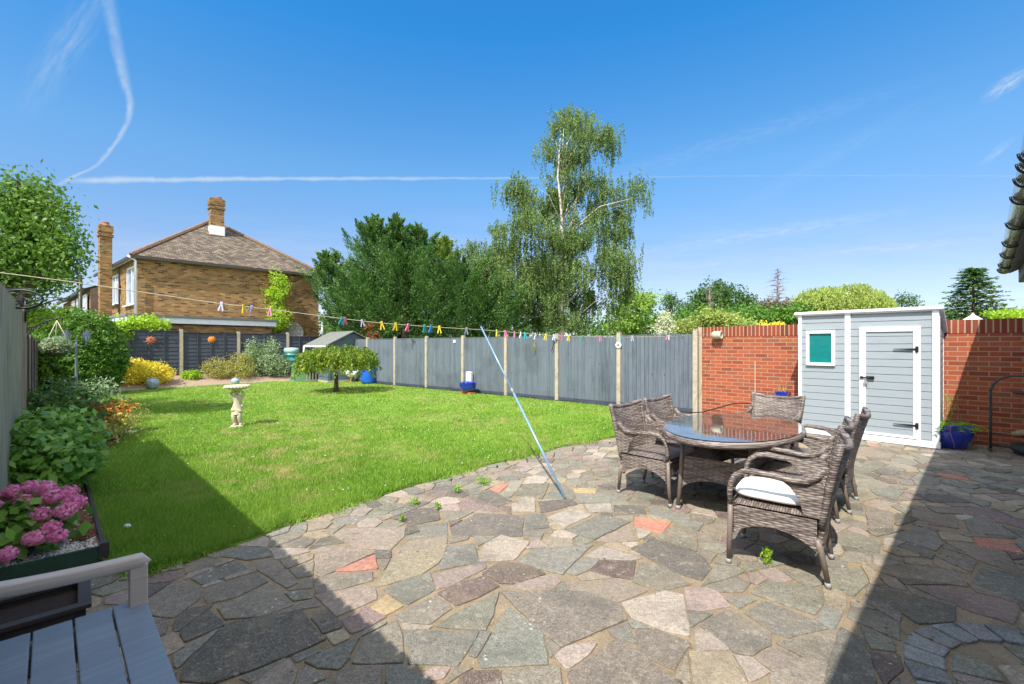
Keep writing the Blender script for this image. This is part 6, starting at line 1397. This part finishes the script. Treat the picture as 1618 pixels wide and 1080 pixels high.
# ---------------------------------------------------------------- conifers behind the right fence
def conifer(label, px, topy, d, rbase, mtl, n, lean=0, low=1.0, spread=1.0):
    h = EYE+(HY-topy)*d/F; x = (px-CX)/F*d; t_ = thing('cypress_tree', label, 'tree', (x, d, 0), 0, 'dark cypresses behind the right fence')
    m = MB(); m.tube([(0, 0, -.05), (lean*.3, 0, h*.5), (lean, 0, h*.96)], [.22, .14, .02], 8); m.build('trunk', M['bark'], t_)
    # limbs sweep up and out; feathery plumes sit along each limb, so dark gaps stay between them
    nl = max(24, n//9); Ps = []; Ds = []; Ls = []; mb2 = MB()
    for i in range(nl):
        f = (i+.5)/nl; f = f**.9; z = low*.5+(h-low*.5)*f*.93; a = i*2.399+random.uniform(-.3, .3); Rr = (rbase*1.25*(1-f)**.85+.12)*random.uniform(.65, 1.2); up = random.uniform(.55, 1.1)+f*.8
        p0 = Vector((lean*f**1.3, 0, z)); d = Vector((math.cos(a), math.sin(a), up*.75)).normalized(); Lm = Rr/max(.25, math.hypot(d.x, d.y))
        Lm = min(Lm, (h-z)*1.0+.5)
        for k in range(13):
            g = .12+.88*(k+.5)/13; q = p0+d*Lm*g+Vector((0, 0, .10*Lm*g*g)); sd = random.uniform(0, 6.28)
            dd = (d*1.0+Vector((math.cos(sd), math.sin(sd), .25))*.62*(1.2-g)).normalized(); Ps.append(q); Ds.append(dd); Ls.append(Lm*.32*(1.25-g)+.28)
    for k in range(44): g = (k/44)**.8; az = k*2.4; rr_ = .62*(1-g)*random.uniform(.5, 1); Ps.append(Vector((lean+rr_*math.cos(az), rr_*math.sin(az), h-2.3*(1-g)-.15))); Ds.append(Vector((math.cos(az)*.55, math.sin(az)*.55, 1)).normalized()); Ls.append(.35*(1-g)+.28)
    for k in range(14): g = k/14; Ps.append(Vector((lean*(1-g*.0), 0, h-1.3*(1-g)-.1))); Ds.append(Vector((random.gauss(0, .5), random.gauss(0, .5), 1)).normalized()); Ls.append(.45*(1-g)+.25)
    P = np.array(Ps); D = np.array(Ds); ln = np.array(Ls)
    D[:, 2] -= .12; C, A, N, L, Wd, rd = plumes(P, D, ln*1.12, 62, .115, .038, .17)
    leaf_obj('crown', C, A, N, L, Wd, mtl, t_, rd); return t_
for a in [('dark green cypress leaning left over the brick house', 566, 396, 22.5, 1.7, M['leaf_conifer'], 330, -1.6), ('tall cypress with its tip left of the group', 592, 338, 23, 2.3, M['leaf_conifer'], 520, 0), ('cypress with second tall tip in the middle of the group', 626, 337, 23.5, 2.1, M['leaf_conifer'], 520, 0),
          ('cypress with third tip right of the middle', 661, 352, 23.5, 2.1, M['leaf_conifer'], 480, 0), ('broad cypress with low branches near the fence', 640, 400, 21.5, 3.3, M['leaf_conifer'], 620, 0), ('lower cypress reaching left above the corner shed', 588, 430, 21.0, 1.9, M['leaf_conifer'], 420, -.5),
          ('yellower green cypress beside the birch', 702, 372, 24.0, 2.3, M['leaf_cypress_gold'], 480, 0), ('wide dark cypress in front of the birch', 720, 420, 22.0, 2.9, M['leaf_conifer'], 560, .3), ('low cypress filling the gap under the birch', 780, 455, 22.5, 2.2, M['leaf_conifer'], 380, 0)]: conifer(*a)
p = Q(588, 528, 19.9); t_ = thing('dead_conifer_branch', 'rust brown dead conifer branch above the fence corner', 'dead branch', (p.x, 19.9, 0)); m = MB(); m.tube([(0, 0, 0), (0, 0, 1.9)], .03, 6); m.build('stem', M['bark'], t_); n_ = 46; Pp = np.c_[rng.normal(size=(n_, 2))*.12, rng.uniform(1.5, 2.5, n_)]; C, A, N, L, Wd, rd = plumes(Pp, unit(n_)*.5+np.array([0, 0, -.6]), np.full(n_, .5), 22, .10, .035, .12); leaf_obj('needles', C, A, N, L, Wd, M['leaf_rust'], t_, rd)
# weeping silver birch
def birch():
    d = 23.5; b = Q(885, 545, d); t_ = thing('silver_birch', 'tall weeping silver birch with trailing branches behind the right fence', 'tree', (b.x, d, 0))
    V_ = [(893, 204, 30, 20), (915, 235, 36, 26), (925, 203, 26, 16), (950, 212, 20, 14), (906, 212, 34, 16), (870, 220, 20, 16), (945, 222, 24, 20), (962, 235, 12, 30), (850, 300, 48, 24), (815, 325, 28, 30), (905, 262, 34, 24), (905, 320, 40, 34), (965, 320, 34, 24), (1000, 315, 20, 22), (1008, 325, 11, 44), (838, 372, 58, 30), (790, 372, 16, 20),
          (920, 390, 46, 40), (975, 385, 34, 44), (757, 405, 26, 22), (742, 412, 12, 26), (815, 420, 52, 34), (880, 440, 55, 40), (958, 440, 34, 50), (985, 430, 17, 50), (790, 460, 50, 36), (850, 480, 55, 36), (930, 492, 44, 34), (985, 470, 18, 34), (825, 505, 45, 26), (890, 512, 50, 22), (880, 250, 26, 22), (898, 290, 34, 24), (860, 345, 40, 28), (925, 350, 40, 28), (880, 395, 48, 30), (900, 440, 50, 30), (790, 410, 30, 24), (770, 430, 30, 26), (940, 300, 26, 24), (895, 475, 55, 30), (850, 450, 50, 30)]
    bl = [PB(x, y, d+random.uniform(-1.2, 1.2), rx, ry, rx*d/F*.9) for x, y, rx, ry in V_]; bl = [(x-b.x, y-d, z, *r) for x, y, z, *r in bl]
    m = MB(); P0 = [(0, 0, -.1), (.0, .1, 3), (.12, 0, 6), (.1, .1, 8.3), (-.12, 0, 10.2), (.0, 0, 12.2)]; m.tube(P0, [.26, .20, .13, .08, .05, .02], 10)
    m.tube([(.12, 0, 6), (.7, .2, 8.2), (1.0, .1, 9.8), (1.3, 0, 10.6)], [.08, .06, .035, .015], 8)
    for q in bl:
        s = Vector((.1, 0, max(2, q[2]-1.6))); e = Vector(q[:3])+Vector((0, 0, q[5]*.1)); m.tube([s, s.lerp(e, .55)+Vector((0, 0, .5)), e], [.04, .02, .006], 6)
    m.build('trunk', M['bark_birch'], t_)
    Ps = []; Ls = []
    B = np.array(bl); w = B[:, 3]*B[:, 5]; w /= w.sum(); N_s = 7800
    # leafy clumps at the branch ends, each a tuft of trailing twigs; gaps are left between clumps
    cl = []
    for i in rng.choice(len(B), 430, p=w):
        dd_ = unit(1)[0]; dd_[2] = abs(dd_[2])*1.15-.3; q = B[i, :3]+dd_*rng.uniform(.55, 1.05)*B[i, 3:]+np.array([0, 0, .25*B[i, 5]+.15]); cl.append((q, rng.uniform(.13, .36), rng.uniform(.35, 1.15)**1.2*(.7+B[i, 5]*.55)))
    for k in rng.integers(0, len(cl), N_s):
        q, sg, ll = cl[k]; p_ = q+np.clip(rng.normal(size=3), -2, 2)*[sg, sg, sg*.8]; Ps.append(p_); Ls.append(min(p_[2]-1.2, ll*rng.uniform(.35, 1.1)))
    C, A, N, L, Wd, rd = strands(Ps, np.maximum(.2, Ls), .027, .095, .058, .10); leaf_obj('crown', C, A, N, L, Wd, M['leaf_birch'], t_, rd)
birch()
# ---------------------------------------------------------------- trees beyond the wall
T = tree
def bt_(lab, d, V_, n, per, sig, L, Wd, m_, name='broadleaf_tree', r0=.25, base=None, **k):
    bl = [PB(x, y, d+random.uniform(-.5, .5), rx, ry) for x, y, rx, ry in V_]; bx = base if base is not None else V_[0][0]; b = Q(bx, 545, d)
    return T(name, lab, (b.x, d, 0), bl, n, per, sig, L, Wd, m_, r0, **k)
bt_('bright green oak like tree just right of the birch', 34, [(1000, 490, 34, 30), (1012, 470, 20, 15), (1025, 478, 16, 14), (990, 515, 36, 18), (1028, 515, 24, 16)], 420, 12, .22, .22, .16, M['leaf_bright'])
bt_('small flat topped pine between two larger trees', 52, [(1060, 478, 18, 10), (1072, 490, 22, 10), (1058, 470, 10, 6), (1085, 484, 12, 7)], 200, 12, .3, .26, .12, M['leaf_conifer'], 'pine_tree')
bt_('big round dark green oak on the skyline', 55, [(1125, 480, 30, 22), (1160, 470, 24, 14), (1135, 460, 26, 14), (1105, 475, 16, 16), (1172, 490, 18, 14), (1130, 500, 50, 20), (1188, 478, 8, 8)], 620, 13, .38, .34, .24, M['leaf_oak'], 'oak_tree', .4)
bt_('mid green tree behind the laurel hedge', 44, [(1180, 500, 30, 18), (1150, 505, 30, 14), (1210, 500, 18, 16)], 300, 12, .3, .28, .18, M['leaf_hedge'])
bt_('broad mid green tree crowns between the laurel hedge and the dark oak', 30, [(1090, 505, 30, 16), (1125, 500, 26, 16), (1190, 505, 34, 16), (1235, 506, 26, 18), (1040, 512, 30, 18)], 460, 12, .2, .2, .13, M['leaf_hedge'])
bt_('dull purple green tree left of the willow', 46, [(1222, 490, 22, 14), (1212, 482, 12, 10), (1246, 486, 16, 12)], 240, 12, .3, .26, .16, foliage('leaf_plum', sr(70, 72, 50), sr(104, 98, 76), sr(134, 124, 100)))
t_ = bt_('pale variegated cone shaped shrub over the fence end', 16, [(1050, 512, 15, 12), (1050, 503, 9, 8), (1052, 522, 24, 10)], 260, 10, .08, .10, .05, M['leaf_pale'], 'variegated_shrub', .05, cat='shrub')
bt_('yellow green laurel hedge directly behind the brick wall', 13.5, [(1100, 513, 16, 12), (1125, 508, 22, 12), (1155, 510, 20, 11), (1180, 516, 20, 10), (1080, 516, 14, 12), (1140, 498, 12, 8), (1116, 497, 10, 8)], 420, 8, .09, .13, .05, foliage('leaf_laurel', sr(88, 118, 44), sr(132, 156, 66), sr(190, 198, 114)), 'laurel_hedge', .04, cat='hedge', shell=.3)
bt_('green bush against the left side of the grey shed', 15.5, [(1215, 508, 22, 12), (1240, 500, 20, 14), (1262, 492, 12, 10)], 260, 9, .1, .13, .08, M['leaf_hedge'], 'laurel_bush', .04, cat='bush')
bt_('low golden bush peeping over the wall near the shed', 14.2, [(1212, 514, 16, 4), (1232, 514, 10, 3)], 60, 9, .05, .08, .04, M['leaf_yellow'], 'golden_bush', .03, cat='bush')
def willow(lab, d, V_, n):
    b = Q(V_[0][0], 545, d); t_ = thing('willow_tree', lab, 'tree', (b.x, d, 0)); bl = [PB(*v[:2], d+random.uniform(-.6, .6), *v[2:]) for v in V_]; bl = [(x-b.x, y-d, z, *r) for x, y, z, *r in bl]
    m = MB(); limbs(m, (0, 0, -.1), (0, 0, bl[0][2]), .5, [q[:3] for q in bl]); m.build('trunk', M['bark'], t_); B = np.array(bl); w = B[:, 3]*B[:, 5]; w /= w.sum(); Ps = []; Ls = []
    for i in rng.choice(len(B), n, p=w): dd_ = unit(1)[0]; dd_[2] = abs(dd_[2])*.9-.1; q = B[i, :3]+dd_*rng.uniform(.6, 1.02)*B[i, 3:]; Ps.append(q); Ls.append(rng.uniform(.4, 1.5))
    C, A, N, L, Wd, rd = strands(Ps, Ls, .06, .24, .10, .1); leaf_obj('crown', C, A, N, L, Wd, M['leaf_willow'], t_, rd)
willow('golden green weeping willow with domed crown left of centre behind the shed', 42, [(1290, 478, 36, 32), (1268, 485, 22, 22), (1310, 465, 26, 18), (1300, 500, 50, 16)], 1500)
willow('second golden green weeping willow with domed crown right behind the shed', 44, [(1360, 480, 42, 34), (1385, 485, 26, 26), (1335, 475, 22, 26), (1400, 490, 14, 18), (1350, 455, 22, 12)], 1500)
bt_('thin distant tree in the gap right of the willows', 60, [(1432, 476, 16, 6), (1425, 470, 8, 5), (1444, 480, 10, 4)], 90, 9, .35, .28, .14, M['leaf_oak'])
def far_fir(name, lab, px, topy, boty, d, half, m_, n, dead=False):
    b = Q(px, 545, d); h = EYE+(HY-topy)*d/F; z0 = EYE+(HY-boty)*d/F; t_ = thing(name, lab, 'tree', (b.x, d, 0)); m = MB(); m.tube([(0, 0, 0), (0, 0, h)], [.3, .04], 7); R_ = half*d/F; Ps = []; Ds = []
    for i in range(n):
        f = (i+.5)/n; z = z0+(h-z0)*f; r = R_*(1-f)**.85*random.uniform(.75, 1.1)+.1; a = i*2.4; e = Vector((r*math.cos(a), r*math.sin(a), z-.06*r+ (.12*r if not dead else .1*r))); m.tube([(0, 0, z-.1*r), Vector((e.x*.6, e.y*.6, z-.02)), e], [.05, .035, .012], 4)
        for k in range(0 if dead else 6): g = (k+1)/6.5; Ps.append((e.x*g, e.y*g, z-.1*r*(1-g)+.0)); Ds.append((math.cos(a+random.uniform(-.9, .9)), math.sin(a+random.uniform(-.9, .9)), -.05+random.uniform(-.2, .15)))
        if dead:
            for k in range(5): g = random.uniform(.3, 1); q = Vector((e.x*g, e.y*g, z)); m.tube([q, q+Vector((random.gauss(0, .5), random.gauss(0, .5), random.uniform(-.3, .3)))], [.02, .006], 3)
    m.build('trunk', M['bark_dead'] if dead else M['bark'], t_)
    if not dead: C, A, N, L, Wd, rd = plumes(np.array(Ps), np.array(Ds), np.full(len(Ps), R_*.22), 26, .26, .11, .10); leaf_obj('crown', C, A, N*[.4, .4, 1], L, Wd, m_, t_, rd)
far_fir('dead_spruce', 'bare grey dead spruce standing above the trees', 1229, 424, 500, 50, 22, None, 34, True)
far_fir('dead_spruce', 'small bleached dead branches in front of the dark oak', 1121, 452, 500, 40, 10, None, 14, True)
far_fir('cedar_tree', 'dark green conical cedar right of the grey shed', 1538, 423, 530, 48, 56, M['leaf_conifer'], 104)
bt_('lime green hedge over the brick wall at the right edge', 11.5, [(1575, 497, 16, 6), (1600, 498, 20, 7), (1630, 496, 22, 8), (1655, 492, 26, 12)], 200, 8, .06, .10, .05, M['leaf_lime'], 'clipped_hedge', .04, cat='hedge', shell=.3)
bt_('far dark tree line patch between shed and cedar', 70, [(1500, 498, 30, 8), (1560, 500, 40, 8), (1605, 497, 20, 6)], 160, 12, .4, .4, .25, M['leaf_oak'])
# distant wood closing the view
bl = [PB(x, 520+random.uniform(-4, 6), 85+random.uniform(-4, 4), 26, 18) for x in range(-60, 1700, 28)]
bl = [b for b in bl]; o = crown('distant_wood', bl, 1500, 12, .8, .8, .5, M['leaf_oak'], None, .6); struct(o, 'stuff', 'far belt of dark trees along the skyline')
p = Q(1537, 503, 9.6); t_ = thing('closed_parasol', 'top of a pale lilac garden parasol beyond the brick wall', 'parasol', (p.x, p.y, 0)); m = MB(); m.lathe([(0, 2.20), (.02, 2.17), (.05, 2.14), (.16, 2.06), (.30, 1.92), (.42, 1.78)], 10, smooth=False); m.build('canopy', M['net'], t_); m = MB(); m.tube([(0, 0, 0), (0, 0, 2.2)], .02, 8); m.build('pole', M['wood_pale'], t_)
p = Q(1578, 500, 16); t_ = thing('tiled_roof_house', 'brown roof corner of a distant house over the right wall', 'house', (Q(1612, 500, 60).x, 60, 0)); m = MB(); m.box((3, 3, 2.4), (9, 6, 4.8)); m.build('wall', M['brick_stock'], t_); m = MB(); m.add([(-1.8, -.3, 4.8), (7.8, -.3, 4.8), (7.8, 6.3, 4.8), (-1.8, 6.3, 4.8), (1.5, 3, 5.7), (4.5, 3, 5.7)], [(0, 1, 5, 4), (1, 2, 5), (2, 3, 4, 5), (3, 0, 4)]); m.build('roof', MATS['roof_far'], t_)
